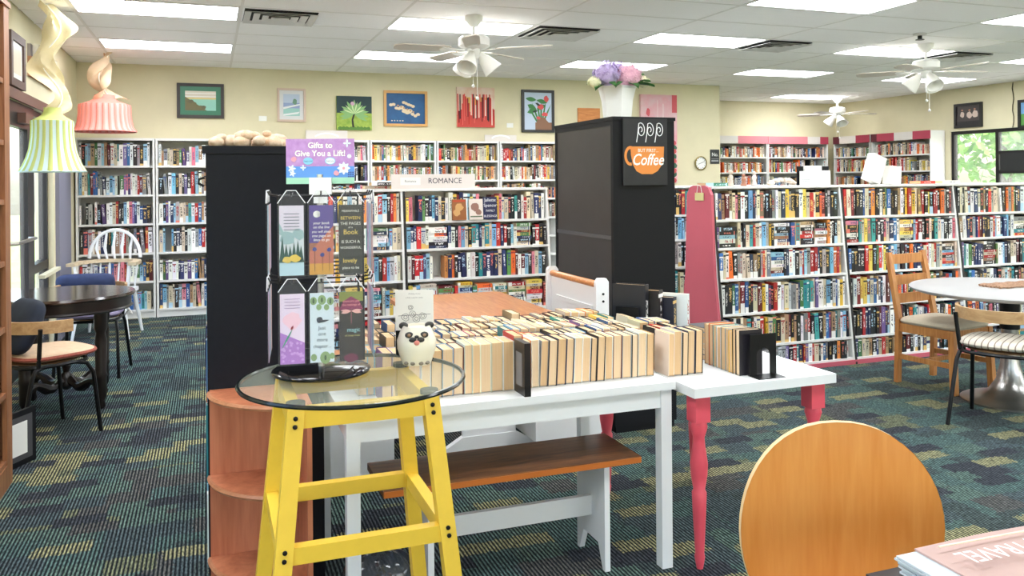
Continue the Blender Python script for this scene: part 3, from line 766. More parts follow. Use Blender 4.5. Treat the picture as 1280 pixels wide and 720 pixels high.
# ---- black metal chairs with curved wooden backrest
OAKB = wood('pale_oak', (206, 170, 124), (178, 138, 92), 0.45, 'X', 5)
def metal_chair(loc, rz, seatm, label, edge=None, group='black metal cafe chairs', ties=False):
    t = empty('metal_chair', loc, rz, label, 'chair', group)
    for sx in (-1, 1):
        MB().tube([(sx * 0.225, 0.22, 0), (sx * 0.21, 0.185, 0.36), (sx * 0.2, 0.15, 0.42), (sx * 0.19, 0.08, 0.435)], 0.0125, 8).build('leg', BLACKMETAL, t)
        MB().tube([(sx * 0.24, -0.25, 0), (sx * 0.21, -0.165, 0.38), (sx * 0.2, -0.14, 0.425), (sx * 0.19, -0.08, 0.435)], 0.0125, 8).build('leg', BLACKMETAL, t)
        MB().tube([(sx * 0.2, -0.125, 0.437), (sx * 0.226, -0.125, 0.66)], 0.0125, 8).build('back_post', BLACKMETAL, t)
    ring = [(0.205 * math.copysign(abs(math.cos(a)) ** 0.6, math.cos(a)), 0.2 * math.copysign(abs(math.sin(a)) ** 0.6, math.sin(a)), 0.437) for a in [2 * PI * k / 28 for k in range(28)]]
    MB().tube(ring, 0.011, 6, closed=True).build('seat_ring', BLACKMETAL, t)
    MB().lathe([(0.0, 0.446), (0.195, 0.446), (0.2, 0.452), (0.0, 0.455)], n=28, cap=False).build('seat_pan', mat('seat_ply', (150, 118, 84), 0.6), t)
    c = cushion('seat_cushion', 0.225, 0.225, 0.03, seatm, t, (0, 0.025, 0.485), e1=0.6)
    if edge:
        pts = [(0.223 * math.copysign(abs(math.cos(a)) ** 0.6, math.cos(a)), 0.223 * math.copysign(abs(math.sin(a)) ** 0.6, math.sin(a)), 0) for a in [2 * PI * k / 36 for k in range(36)]]
        MB().tube(pts, 0.012, 6, closed=True).build('piping', edge, c)
    if ties:
        for sx in (-1, 1):
            MB().tube([(sx * 0.2, -0.17, 0), (sx * 0.235, -0.21, -0.01), (sx * 0.26, -0.2, -0.05), (sx * 0.235, -0.215, -0.02), (sx * 0.2, -0.235, -0.07)], 0.008, 6).build('tie', mat('white_tie', (222, 218, 214), 0.9), c)
    # bent wood back
    prof = []
    n = 24
    b = MB()
    def f(u, v):
        a = R(3) - (PI + 2 * R(3)) * u
        cx = 0.25 * math.cos(a)
        q = v * 4
        dr = (-0.009, 0.009, 0.009, -0.009, -0.009)[int(round(q))]
        dz = (-0.035, -0.035, 0.035, 0.035, -0.035)[int(round(q))]
        return (cx * (1 + dr / 0.245), 0.03 + 0.255 * math.sin(a) * (1 + dr / 0.255), 0.665 + dz)
    b.grid(n, 4, f)
    bmesh.ops.remove_doubles(b.bm, verts=b.bm.verts[:], dist=1e-5)
    bmesh.ops.holes_fill(b.bm, edges=b.bm.edges[:])
    b.build('backrest', OAKB, t)
    return t
STRIPE, nt, b = node_mat('plaid_cushion')
tc = nt.nodes.new('ShaderNodeTexCoord'); wv = nt.nodes.new('ShaderNodeTexWave'); wv.inputs['Scale'].default_value = 9; wv.wave_profile = 'SIN'; wv.inputs['Distortion'].default_value = 0.6
rp = nt.nodes.new('ShaderNodeValToRGB'); e = rp.color_ramp.elements; e[0].position = 0.0; e[0].color = (*lin((128, 112, 98)), 1); e[1].position = 0.16; e[1].color = (*lin((222, 214, 200)), 1)
nt.links.new(tc.outputs['Object'], wv.inputs['Vector']); nt.links.new(wv.outputs[0], rp.inputs[0]); nt.links.new(rp.outputs[0], b.inputs['Base Color']); b.inputs['Roughness'].default_value = 0.9
NAVY = mat('navy_velvet', (38, 52, 92), 0.8, noise=0.25, nscale=14, bump=0.2)
TAUPE = mat('beige_cushion', (216, 188, 158), 0.85, noise=0.1, nscale=30)
REDP = mat('russet_piping', (156, 84, 70), 0.9, noise=0.2, nscale=90)
LAV = mat('lavender_cushion', (128, 118, 146), 0.9, noise=0.12, nscale=20)
metal_chair((-0.925, 5.585, 0), R(34.8 - 90), TAUPE, 'black metal chair with beige red-piped cushion in front of the round table', REDP)
p = cushion('throw_pillow', 0.175, 0.165, 0.05, mat('dark_navy_pillow', (30, 40, 58), 0.85, noise=0.2, nscale=10), None, (-1.03, 5.512, 0.66), (R(66), 0, R(34.8 - 90)), e1=0.55, label='dark navy pillow leaning on the front metal chair', cat='pillow')
metal_chair((-0.86, 7.2, 0), R(176), LAV, 'black metal chair with lavender tie-on cushion behind the round table', None, ties=True)
p = cushion('throw_pillow', 0.215, 0.12, 0.07, NAVY, None, (-0.915, 7.33, 0.655), (R(-72), 0, R(-4)), e1=0.35, label='blue velvet lumbar pillow on the chair behind the round table', cat='pillow')
metal_chair((4.47, 3.66, 0), R(27 - 90), STRIPE, 'black metal chair with plaid cushion beside the round white table')
# white pedestal table
t = empty('pedestal_table', (4.95, 4.0, 0), label='round white tulip table on a steel trumpet base', cat='table')
MB().lathe([(0.0, 0.715), (0.56, 0.715), (0.595, 0.728), (0.6, 0.74), (0.59, 0.748), (0.0, 0.748)], n=72, cap=False).build('tabletop', mat('tulip_white', (172, 171, 170), 0.5), t)
MB().lathe([(0.07, 0.68), (0.075, 0.715)], n=24).build('neck', BLACKMETAL, t)
MB().lathe([(0.06, 0.48), (0.06, 0.68)], n=24).build('column_sleeve', BLACKMETAL, t)
MB().lathe([(0.295, 0.0), (0.295, 0.012), (0.28, 0.02), (0.2, 0.035), (0.13, 0.07), (0.085, 0.14), (0.06, 0.24), (0.05, 0.35), (0.05, 0.48)], n=48).build('trumpet_base', CHROME, t)
# crocheted/wood tray piece on the tulip table
t2 = empty('table_mat', (5.05, 4.05, 0.7525), label='tan woven mat lying on the round white table', cat='mat')
for k in range(7):
    MB().tube([(-0.22 + 0.44 * q / 12, -0.075 + k * 0.025, 0.006 + 0.003 * math.sin(q * 2 + k)) for q in range(13)], 0.009, 5).build('strand', mat('woven_tan', (178, 142, 116), 0.9, noise=0.3, nscale=60), t2)
# pine ladder-back chair (back on the far side, facing the table)
CHPINE = wood('honey_pine', (206, 146, 84), (170, 104, 50), 0.45, 'Z', 5)
t = empty('pine_chair', (4.91, 4.50, 0), R(8), label='honey pine ladder-back chair with beige seat at the round white table', cat='chair')
for sx in (-1, 1):
    MB().bar((sx * 0.2, 0.215, 0), (sx * 0.2, 0.2, 0.46), 0.042, 0.032, (0, 1, 0)).bar((sx * 0.2, 0.2, 0.46), (sx * 0.19, 0.29, 0.93), 0.042, 0.03, (0, 1, 0)).build('back_post', CHPINE, t)
    MB().bar((sx * 0.21, -0.23, 0), (sx * 0.2, -0.21, 0.43), 0.04, 0.04, (0, 1, 0)).bevel(0.003).build('leg', CHPINE, t)
    MB().bar((sx * 0.2, -0.21, 0.19), (sx * 0.2, 0.21, 0.19), 0.02, 0.035).build('stretcher', CHPINE, t)
    MB().bar((sx * 0.2, -0.21, 0.4), (sx * 0.2, 0.2, 0.4), 0.022, 0.06).build('seat_rail', CHPINE, t)
MB().bar((-0.2, -0.21, 0.4), (0.2, -0.21, 0.4), 0.022, 0.06).build('seat_rail', CHPINE, t)
MB().bar((-0.2, 0.2, 0.4), (0.2, 0.2, 0.4), 0.022, 0.06).build('seat_rail', CHPINE, t)
MB().bar((-0.2, 0.0, 0.19), (0.2, 0.0, 0.19), 0.02, 0.03).build('stretcher', CHPINE, t)
for zz in (0.6, 0.73, 0.88):
    yy = 0.2 + 0.09 * (zz - 0.46) / 0.47
    MB().bar((-0.19, yy, zz), (0.19, yy, zz), 0.018, 0.07).build('back_slat', CHPINE, t)
cushion('seat_cushion', 0.225, 0.23, 0.035, mat('beige_seat', (206, 194, 172), 0.9, noise=0.06, nscale=60), t, (0, -0.01, 0.45), e1=0.35)
# white arm chair by the corner bookcase
t = empty('white_armchair', (-0.93, 8.95, 0), R(170), label='white painted wooden armchair with arched back in the corner', cat='chair')
for sx in (-1, 1):
    MB().tube([(sx * 0.25, 0.24, 0), (sx * 0.19, 0.19, 0.43)], [0.014, 0.02], 8).build('leg', WHITE, t)
    MB().tube([(sx * 0.25, -0.26, 0), (sx * 0.19, -0.19, 0.43)], [0.014, 0.02], 8).build('leg', WHITE, t)
    MB().tube([(sx * 0.22, 0.14, 0.45), (sx * 0.25, 0.16, 0.7)], 0.013, 8).build('arm_post', WHITE, t)
MB().prism([(-0.23, -0.22), (0.23, -0.22), (0.25, 0.2), (0.15, 0.24), (-0.15, 0.24), (-0.25, 0.2)], 0.42, 0.455).bevel(0.008).build('seat', WHITE, t)
armM = wood('worn_tan_wood', (214, 196, 166), (184, 160, 126), 0.6, 'X', 5)
out = [(0.3 * math.cos(R(a)), -0.02 + 0.27 * math.sin(R(a))) for a in range(0, -181, -15)]
inn = [(0.23 * math.cos(R(a)), -0.02 + 0.2 * math.sin(R(a))) for a in range(-180, 1, 15)]
MB().prism([(0.31, 0.2)] + out + [(-0.31, 0.2), (-0.24, 0.2)] + inn + [(0.24, 0.2)], 0.7, 0.73).build('arm_rail', armM, t)
arch = [(0.24 * math.cos(R(a)), -0.25 - 0.03 * math.sin(R(a)), 0.74 + 0.28 * math.sin(R(a))) for a in range(0, 181, 12)]
MB().tube(arch, 0.017, 8).build('arched_rail', WHITE, t)
for k in range(5):
    x = -0.16 + 0.08 * k
    MB().tube([(x * 0.9, -0.25, 0.73), (x + 0.018, -0.265, 0.84), (x * 1.0, -0.275, 0.74 + 0.28 * math.sqrt(max(0, 1 - (x / 0.24) ** 2)))], [0.01, 0.016, 0.01], 6).build('spindle', WHITE, t)
for k in range(6):
    x = -0.2 + 0.08 * k
    MB().tube([(x, -0.19, 0.45), (x * 1.1, -0.24, 0.7)], 0.009, 6).build('back_spindle', WHITE, t)

# ---- black bookcase whose end panel faces the camera
t = empty('black_bookcase', (0, 3.1, 0), label='tall black bookcase with a plain end panel facing the aisle', cat='bookcase')
BPANEL = mat('black_laminate', (22, 24, 32), 0.55, noise=0.12, nscale=40, spec=0.2)
bx('end_panel', -0.008, 0.392, 0, 0.02, 0, 1.585, BPANEL, t)
bx('top_lip', -0.02, 0.402, -0.006, 0.02, 1.585, 1.612, BPANEL, t, 0.004)
bx('top_board', 0.0, 0.385, 0.02, 1.2, 1.585, 1.605, BPANEL, t)
bx('back_panel', 0.375, 0.39, 0.02, 1.2, 0.04, 1.585, BPANEL, t)
bx('end_panel', 0.0, 0.392, 1.2, 1.22, 0, 1.605, BPANEL, t)
for zz in (0.06, 0.4, 0.72, 1.02, 1.3): bx('shelf', 0.0, 0.375, 0.02, 1.2, zz - 0.02, zz, BPANEL, t)
MB().tube([(-0.012, 0.01, 1.5), (-0.03, 0.01, 1.495), (-0.032, 0.01, 1.48), (-0.014, 0.01, 1.47)], 0.005, 6).build('hook', BLACKMETAL, t)
# quarter round display shelves fixed to that panel
CHERRY = wood('cherry_veneer', (204, 132, 96), (172, 98, 66), 0.4, 'Z', 3)
CHEDGE = wood('cherry_edge', (196, 136, 98), (168, 108, 74), 0.4, 'X', 5)
t = empty('corner_shelf', (0.314, 3.097, 0), label='cherry quarter-round display shelf unit fixed to the black panel', cat='shelf')
bx('back_panel', -0.316, -0.016, -0.014, 0, 0.02, 0.755, CHERRY, t)
bx('side_panel', -0.016, 0, -0.31, 0, 0.02, 0.755, CHERRY, t)
q = [(-0.016, -0.014)] + [(-0.016 - 0.298 * math.sin(R(a)), -0.014 - 0.298 * math.cos(R(a))) for a in range(0, 91, 5)]
for zz in (0.02, 0.17, 0.455, 0.748):
    s = MB().prism(q, zz - 0.012, zz + 0.006).bevel(0.002).build('shelf', CHERRY, t)
    band = [(-0.016 - 0.301 * math.sin(R(a)), -0.014 - 0.301 * math.cos(R(a)), zz - 0.003) for a in range(0, 91, 5)]
    MB().tube(band, 0.0095, 6).build('edge_band', CHEDGE, s)

# ---- tall black cabinet with the coffee sign
t = empty('black_cabinet', (2.215, 4.33, 0), label='tall black metal storage cabinet carrying the coffee sign', cat='cabinet')
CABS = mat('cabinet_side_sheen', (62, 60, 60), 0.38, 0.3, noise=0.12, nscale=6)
bx('body', 0.012, 0.41, 0.0, 0.86, 0.04, 1.83, BLACK, t)
bx('top_board', -0.004, 0.416, -0.006, 0.866, 1.83, 1.85, BLACK, t, 0.003)
bx('base', 0.01, 0.40, 0.01, 0.85, 0, 0.04, BLACK, t)
bx('side_panel', 0.004, 0.012, 0.03, 0.83, 1.15, 1.80, CABS, t)
bx('side_panel', 0.004, 0.012, 0.03, 0.83, 0.06, 1.128, CABS, t)
bx('edge_frame', 0.0, 0.012, 0.0, 0.03, 0.04, 1.83, BLACK, t); bx('edge_frame', 0.0, 0.012, 0.83, 0.86, 0.04, 1.83, BLACK, t)
bx('seam_strip', -0.001, 0.012, 0.03, 0.83, 1.128, 1.15, mat('seam_grey', (90, 90, 94), 0.4, 0.4), t)
bx('edge_frame', 0.0, 0.012, 0.03, 0.83, 1.80, 1.83, BLACK, t)

# ---- yellow stool table with round glass top
YEL = mat('yellow_paint', (236, 196, 62), 0.45, noise=0.05, nscale=12)
t = empty('yellow_stool', (0.373, 2.31, 0), label='bright yellow wooden stool frame under a round glass top', cat='stool')
H0, H1, HZ = 0.262, 0.172, 0.92
for sx in (-1, 1):
    for sy in (-1, 1):
        lg = MB().bar((sx * H0, sy * H0, 0), (sx * H1, sy * H1, HZ), 0.042, 0.042, (0, 1, 0)).bevel(0.003).build('leg', YEL, t)
        if sy < 0:
            for zz in (0.895, 0.875, 0.58, 0.56):
                hw = H0 + (H1 - H0) * zz / HZ
                MB().lathe([(0.0, 0), (0.006, 0), (0.006, 0.003), (0.0, 0.004)], n=8, M=Matrix.Translation((sx * hw, -hw - 0.0215, zz)) @ Matrix.Rotation(PI / 2, 4, 'X'), cap=False).build('screw', BLACKMETAL, lg)
def wid(z): return H0 + (H1 - H0) * z / HZ
for (zz, hh, nm) in ((0.892, 0.05, 'apron'), (0.565, 0.042, 'foot_rail')):
    w = wid(zz)
    for s in (-1, 1):
        MB().bar((-w, s * w, zz), (w, s * w, zz), 0.032, hh).bevel(0.002).build(nm, YEL, t)
        MB().bar((s * w, -w, zz), (s * w, w, zz), 0.032, hh).bevel(0.002).build(nm, YEL, t)
for sx in (-1, 1):
    for sy in (-1, 1):
        MB().lathe([(0.0, 0.92), (0.024, 0.92), (0.024, 0.931), (0.0, 0.931)], (sx * H1, sy * H1, 0), n=16, cap=False).build('glass_pad', BLACK, t)
GT, nt, b = node_mat('table_glass')
b.inputs['Base Color'].default_value = (0.62, 0.68, 0.55, 1); b.inputs['Roughness'].default_value = 0.02; b.inputs['Alpha'].default_value = 0.16; b.inputs['Specular IOR Level'].default_value = 0.8
gt = MB().lathe([(0.0, 0.932), (0.303, 0.932), (0.303, 0.942), (0.0, 0.942)], n=72, cap=False).build('glass_top', GT, t)
ring = [(0.305 * math.cos(2 * PI * k / 72), 0.305 * math.sin(2 * PI * k / 72), 0.937) for k in range(72)]
MB().tube(ring, 0.0058, 6, closed=True).build('glass_edge', mat('dark_glass_edge', (22, 30, 28), 0.15), gt)

# ---- white table
TBW = mat('white_table_paint', (232, 236, 238), 0.5, noise=0.02, nscale=5)
t = empty('white_table', (0.41, 2.75, 0), label='plain white table carrying rows of paperbacks', cat='table')
WTX, WTY = 1.255, 0.8
bx('tabletop', 0, WTX, 0, WTY, 0.682, 0.71, TBW, t, 0.002)
for x in (0.012, WTX - 0.057):
    for y in (0.012, WTY - 0.057): bx('leg', x, x + 0.045, y, y + 0.045, 0, 0.682, TBW, t)
bx('apron', 0.057, WTX - 0.057, 0.018, 0.038, 0.612, 0.682, TBW, t); bx('apron', 0.057, WTX - 0.057, WTY - 0.038, WTY - 0.018, 0.612, 0.682, TBW, t)
bx('apron', 0.018, 0.038, 0.057, WTY - 0.057, 0.612, 0.682, TBW, t); bx('apron', WTX - 0.038, WTX - 0.018, 0.057, WTY - 0.057, 0.612, 0.682, TBW, t)
# ---- small table with turned rose legs
ROSE = mat('coral_rose_paint', (226, 84, 100), 0.4)
t = empty('rose_leg_table', (1.69, 2.66, 0), label='white-topped side table on turned coral pink legs', cat='table')
bx('tabletop', 0, 0.655, 0, 0.92, 0.664, 0.70, TBW, t, 0.003)
for x, y in ((0.055, 0.06), (0.59, 0.06), (0.055, 0.84), (0.53, 0.84)):
    lg = MB().lathe([(0.012, 0), (0.016, 0.02), (0.02, 0.045), (0.017, 0.06), (0.018, 0.07), (0.026, 0.23), (0.028, 0.29), (0.022, 0.3), (0.032, 0.36), (0.034, 0.4), (0.024, 0.47), (0.022, 0.5), (0.034, 0.54), (0.03, 0.56)], (x, y, 0), n=18).build('leg', ROSE, t)
    MB().prism([(x - 0.032, y - 0.032), (x + 0.032, y - 0.032), (x + 0.032, y + 0.032), (x - 0.032, y + 0.032)], 0.56, 0.664).bevel(0.006).build('leg_block', ROSE, lg)
# ---- pine dining table, benches and settle of the white nook set
PINEY = wood('orange_pine_top', (208, 142, 82), (178, 102, 48), 0.3, 'Y', 7, coat=0.35)
t = empty('pine_table', (1.06, 4.05, 0), label='pine topped table with white trestle legs behind the paperbacks', cat='table')
MB().prism([(0.14, 0), (0.70, 0), (0.74, 0.04), (0.74, 1.10), (0.70, 1.14), (0.06, 1.14), (0.0, 1.08), (0.0, 0.15)], 0.725, 0.75).bevel(0.006).build('tabletop', PINEY, t)
for y in (0.18, 0.92):
    bx('trestle_panel', 0.2, 0.5, y, y + 0.025, 0.12, 0.725, WHITE, t)
    MB().prism([(0.08, 0.0), (0.62, 0.0), (0.62, 0.05), (0.5, 0.12), (0.2, 0.12), (0.08, 0.05)], 0, 0.04, Matrix(((1, 0, 0, 0), (0, 0, 1, y - 0.008), (0, 1, 0, 0), (0, 0, 0, 1)))).build('trestle_foot', WHITE, t)
bx('stretcher', 0.335, 0.365, 0.2, 0.92, 0.3, 0.38, WHITE, t)
BENCHTOP = wood('worn_brown_pine', (150, 100, 62), (92, 58, 38), 0.35, 'X', 6, coat=0.2)
def bench(loc, rz, ln, dp, label, topm):
    t = empty('bench', loc, rz, label, 'bench', 'nook benches')
    MB().box(0, ln, 0, dp, 0.405, 0.43).bevel(0.008).build('seat_board', topm, t)
    MB().box(0, ln, -0.003, 0.012, 0.407, 0.427).bevel(0.007).build('front_edge', mat('orange_varnish', (196, 112, 48), 0.3), t)
    prof = [(0.02, 0), (0.035, 0), (0.06, 0.06), (0.09, 0.1), (dp - 0.09, 0.1), (dp - 0.06, 0.06), (dp - 0.035, 0), (dp - 0.02, 0), (dp - 0.05, 0.25), (dp - 0.05, 0.405), (0.05, 0.405), (0.05, 0.25)]
    for x in (0.16, ln - 0.14):
        MB().prism([(0.03, 0), (0.05, 0.0), (0.09, 0.09), (dp - 0.09, 0.09), (dp - 0.05, 0.0), (dp - 0.03, 0), (dp - 0.03, 0.405), (0.03, 0.405)], 0, 0.022, Matrix(((0, 0, 1, x), (1, 0, 0, 0), (0, 1, 0, 0), (0, 0, 0, 1)))).build('end_panel', WHITE, t)
    bx('stretcher', 0.12, ln - 0.1, dp / 2 - 0.011, dp / 2 + 0.011, 0.175, 0.25, WHITE, t)
bench((0.55, 2.79, 0), 0, 0.985, 0.31, 'white bench with worn brown pine seat under the white table', BENCHTOP)
t = empty('storage_bench', (0.53, 4.06, 0), label='white panelled bench left of the pine table', cat='bench', group='nook benches')
bx('end_panel', 0, 0.325, 0, 0.022, 0.0, 0.42, WHITE, t); bx('end_panel', 0, 0.325, 1.08, 1.102, 0, 0.42, WHITE, t)
bx('seat_board', -0.01, 0.335, -0.02, 1.12, 0.42, 0.445, PINEY, t, 0.005); bx('back_board', 0.02, 0.04, 0.022, 1.08, 0.1, 0.42, WHITE, t)
t = empty('settle', (1.61, 4.06, 0), label='white settle bench with pine top rail beside the black cabinet', cat='bench', group='nook benches')
prof = [(0.0, 0), (0.43, 0), (0.43, 0.92), (0.41, 0.945), (0.35, 0.945), (0.33, 0.92), (0.33, 0.76), (0.29, 0.7), (0.14, 0.66), (0.0, 0.46)]
for y in (0, 0.69):
    e_ = MB().prism([(0.0, 0), (0.43, 0), (0.435, 0.925), (0.42, 0.945), (0.375, 0.945), (0.36, 0.925), (0.355, 0.45), (0.0, 0.42)], 0, 0.03, Matrix(((1, 0, 0, 0), (0, 0, 1, y), (0, 1, 0, 0), (0, 0, 0, 1)))).bevel(0.003).build('end_panel', WHITE, t)
    if y == 0:
        for zz in (0.86, 0.82): MB().lathe([(0, 0), (0.007, 0), (0.007, 0.003), (0, 0.003)], n=8, M=Matrix.Translation((0.4, -0.0005, zz)) @ Matrix.Rotation(PI / 2, 4, 'X'), cap=False).build('screw_hole', BLACK, e_)
bx('back_board', 0.385, 0.405, 0.03, 0.69, 0.45, 0.89, WHITE, t); bx('groove_moulding', 0.378, 0.386, 0.1, 0.6, 0.76, 0.785, WHITE, t, 0.003)
MB().tube([(0.395, 0.03, 0.905), (0.395, 0.69, 0.905)], 0.02, 10).build('top_rail', PINE, t)
bx('seat_board', 0.0, 0.36, 0.03, 0.69, 0.42, 0.445, PINEY, t); bx('front_board', 0.02, 0.04, 0.03, 0.69, 0.08, 0.42, WHITE, t)

# ---- oval-backed plywood chair and dark table in the foreground
PLY = wood('orange_beech_veneer', (236, 164, 86), (222, 142, 62), 0.32, 'Z', 4, coat=0.25)
PLYE = mat('ply_edge', (222, 190, 140), 0.5)
CH = Vector((1.345, 1.53, 0)); rzc = R(-20)
t = empty('plywood_chair', CH, rzc, label='orange plywood chair with large round back in the foreground', cat='chair')
def ell(a, w, zt, zb):
    # egg shaped outline, rounder above
    s = math.sin(a); c = math.cos(a)
    z = 0.69 + (0.232 * s if s > 0 else 0.25 * s)
    return w * math.copysign(abs(c) ** 0.9, c), z
outl = [ell(2 * PI * k / 48, 0.229, 0, 0) for k in range(48)]
def curve_y(x): return 0.10 * (x / 0.243) ** 2 * 0.35
b1 = MB()
front, back = [], []
rings = []
for j, s in enumerate((0.0, 0.25, 0.5, 0.75, 1.0)):
    rings.append([b1.bm.verts.new((x * s, -0.008 - curve_y(x * s), 0.69 + (z - 0.69) * s)) for x, z in outl] if s else [b1.bm.verts.new((0, -0.008, 0.69))])
for k in range(48): b1.bm.faces.new((rings[0][0], rings[1][k], rings[1][(k + 1) % 48]))
for A, B in zip(rings[1:], rings[2:]):
    for k in range(48): b1.bm.faces.new((A[k], B[k], B[(k + 1) % 48], A[(k + 1) % 48]))
r2 = [[b1.bm.verts.new((v.co.x, v.co.y + 0.016, v.co.z)) for v in rg] for rg in rings]
for k in range(48): b1.bm.faces.new((r2[0][0], r2[1][(k + 1) % 48], r2[1][k]))
for A, B in zip(r2[1:], r2[2:]):
    for k in range(48): b1.bm.faces.new((A[k], A[(k + 1) % 48], B[(k + 1) % 48], B[k]))
b1.smooth = True
bk = b1.build('backrest', PLY, t)
e1 = MB()
A = [e1.bm.verts.new((x * 1.003, -0.0085 - curve_y(x), 0.69 + (z - 0.69) * 1.003)) for x, z in outl]; B = [e1.bm.verts.new((x * 1.003, 0.0085 - curve_y(x), 0.69 + (z - 0.69) * 1.003)) for x, z in outl]
for k in range(48): e1.bm.faces.new((A[k], A[(k + 1) % 48], B[(k + 1) % 48], B[k]))
e1.build('ply_edge', PLYE, bk)
seat = MB().prism([(0.2 * math.copysign(abs(math.cos(a)) ** 0.6, math.cos(a)), -0.25 + 0.2 * math.copysign(abs(math.sin(a)) ** 0.6, math.sin(a))) for a in [2 * PI * k / 32 for k in range(32)]], 0.44, 0.456).build('seat', PLY, t)
for sx in (-1, 1):
    MB().tube([(sx * 0.17, 0.01, 0.62), (sx * 0.17, -0.03, 0.44), (sx * 0.19, 0.0, 0)], 0.011, 8).build('leg', CHROME, t)
    MB().tube([(sx * 0.17, -0.03, 0.43), (sx * 0.17, -0.4, 0.43), (sx * 0.19, -0.44, 0)], 0.011, 8).build('leg', CHROME, t)
t = empty('dark_table', (1.14, 0.32, 0), label='dark table in the lower right corner under the newspapers', cat='table')
bx('tabletop', 0, 1.0, 0, 0.9, 0.72, 0.745, mat('dark_laminate', (32, 34, 40), 0.35), t, 0.004)
for x in (0.05, 0.91):
    for y in (0.04, 0.81): bx('leg', x, x + 0.04, y, y + 0.04, 0, 0.72, BLACKMETAL, t)
# ---- wooden bookcase at the left edge
OAK = wood('brown_oak', (172, 116, 74), (130, 80, 48), 0.5, 'Z', 5)
t = empty('oak_bookcase', (-1.3, 3.3, 0), label='brown oak bookcase cut off by the left edge', cat='bookcase')
bx('side_panel', 0, 0.35, 1.42, 1.445, 0, 2.36, OAK, t); bx('side_panel', 0, 0.35, 0, 0.025, 0, 2.36, OAK, t)
bx('face_stile', 0.35, 0.372, 1.335, 1.445, 0, 2.36, OAK, t); bx('face_stile', 0.35, 0.372, 0, 0.1, 0, 2.36, OAK, t)
bx('top_board', 0, 0.38, 0, 1.45, 2.36, 2.385, OAK, t)
bx('back_panel', 0, 0.01, 0.025, 1.42, 0, 2.36, OAK, t)
for zz in (0.14, 0.47, 0.79, 1.11, 1.41, 1.7, 2.0): bx('shelf', 0.01, 0.368, 0.025, 1.42, zz - 0.025, zz, OAK, t)
bx('base_rail', 0.35, 0.372, 0.1, 1.335, 0, 0.115, OAK, t)
# ================================================================ paperbacks standing on the tables
rng = random.Random(5)
TB = 0
def trow(yf, x0, x1, rown, tilt=(0, 0.05), hr=(0.165, 0.182), pal='mixed', tall=0.06, zt=None):
    """row of books along x with their page edges towards the aisle"""
    global TB
    x = x0; n = 0; th = 0.0; left = 0
    while x < x1:
        if left <= 0:
            left = rng.randint(4, 9); th2 = rng.uniform(*tilt)
            if th2 < th: x += 0.175 * (math.sin(th) - math.sin(th2)) * 1.03
            th = th2; hb = rng.uniform(*hr)
        left -= 1
        t = rng.uniform(0.024, 0.042); h = hb + rng.uniform(-0.004, 0.004); d = rng.uniform(0.104, 0.112)
        if th < 0.05 and rng.random() < tall: h += rng.uniform(0.015, 0.04); d += 0.008
        z = zt if zt is not None else (0.7102 if x + t < 1.662 else 0.7002)
        if zt is None and 1.655 - t < x < 1.70: x = 1.70; continue
        n += 1
        cn, col = pick(pal)
        cx = x + t / 2 * math.cos(th)
        yy = yf + rng.uniform(-0.006, 0.006)
        M = Matrix.Translation((cx, yy + d, z + t / 2 * math.sin(th) + 0.0003)) @ Matrix.Rotation(th, 4, 'Y') @ Matrix.Rotation(PI, 4, 'Z') @ Matrix.Diagonal((t, d, h, 1))
        single_book(M, cn, col, '%s paperback, %s from left in the %s row on the white table' % (cn, ordn(n), rown), 'paperbacks on the display tables', name='paperback')
        TB += 1
        x += t / math.cos(th) + 0.0012
trow(2.865, 0.56, 1.86, 'front', (0.0, 0.05))
trow(2.985, 0.50, 1.80, 'second', (0.0, 0.14), (0.162, 0.174))
trow(3.11, 0.52, 1.84, 'third', (0.0, 0.16), (0.164, 0.178), 'light')
trow(3.235, 0.56, 1.72, 'fourth', (0.0, 0.16), (0.166, 0.18))
trow(3.36, 0.62, 1.62, 'rearmost', (0.0, 0.12), (0.17, 0.186), tall=0.2)
# row of paperbacks on the rose legged table, page edges to the left
y = 2.77; n = 0
while y < 2.99:
    t = rng.uniform(0.02, 0.032); cn, col = pick('mixed'); n += 1
    M = Matrix.Translation((2.075, y + t / 2, 0.7003)) @ Matrix.Rotation(PI / 2, 4, 'Z') @ Matrix.Diagonal((t, 0.108, rng.uniform(0.165, 0.18), 1))
    single_book(M, cn, col, '%s paperback, %s behind the black bookend on the pink-legged table' % (cn, ordn(n)), 'paperbacks on the display tables', name='paperback'); y += t + 0.001
# flat stack behind it
z = 0.7004
for k in range(6):
    cn, col = pick('light'); t = rng.uniform(0.018, 0.026)
    M = Matrix.Translation((2.0, 3.06, z + t / 2)) @ Matrix.Rotation(rng.uniform(-0.06, 0.06), 4, 'Z') @ Matrix.Rotation(PI / 2, 4, 'Y') @ Matrix.Diagonal((t, 0.13, 0.2, 1))
    single_book(M, cn, col, '%s book lying flat, %s up in the pile behind the bookend' % (cn, ordn(k + 1)), 'flat pile of books on the side table'); z += t + 0.0005
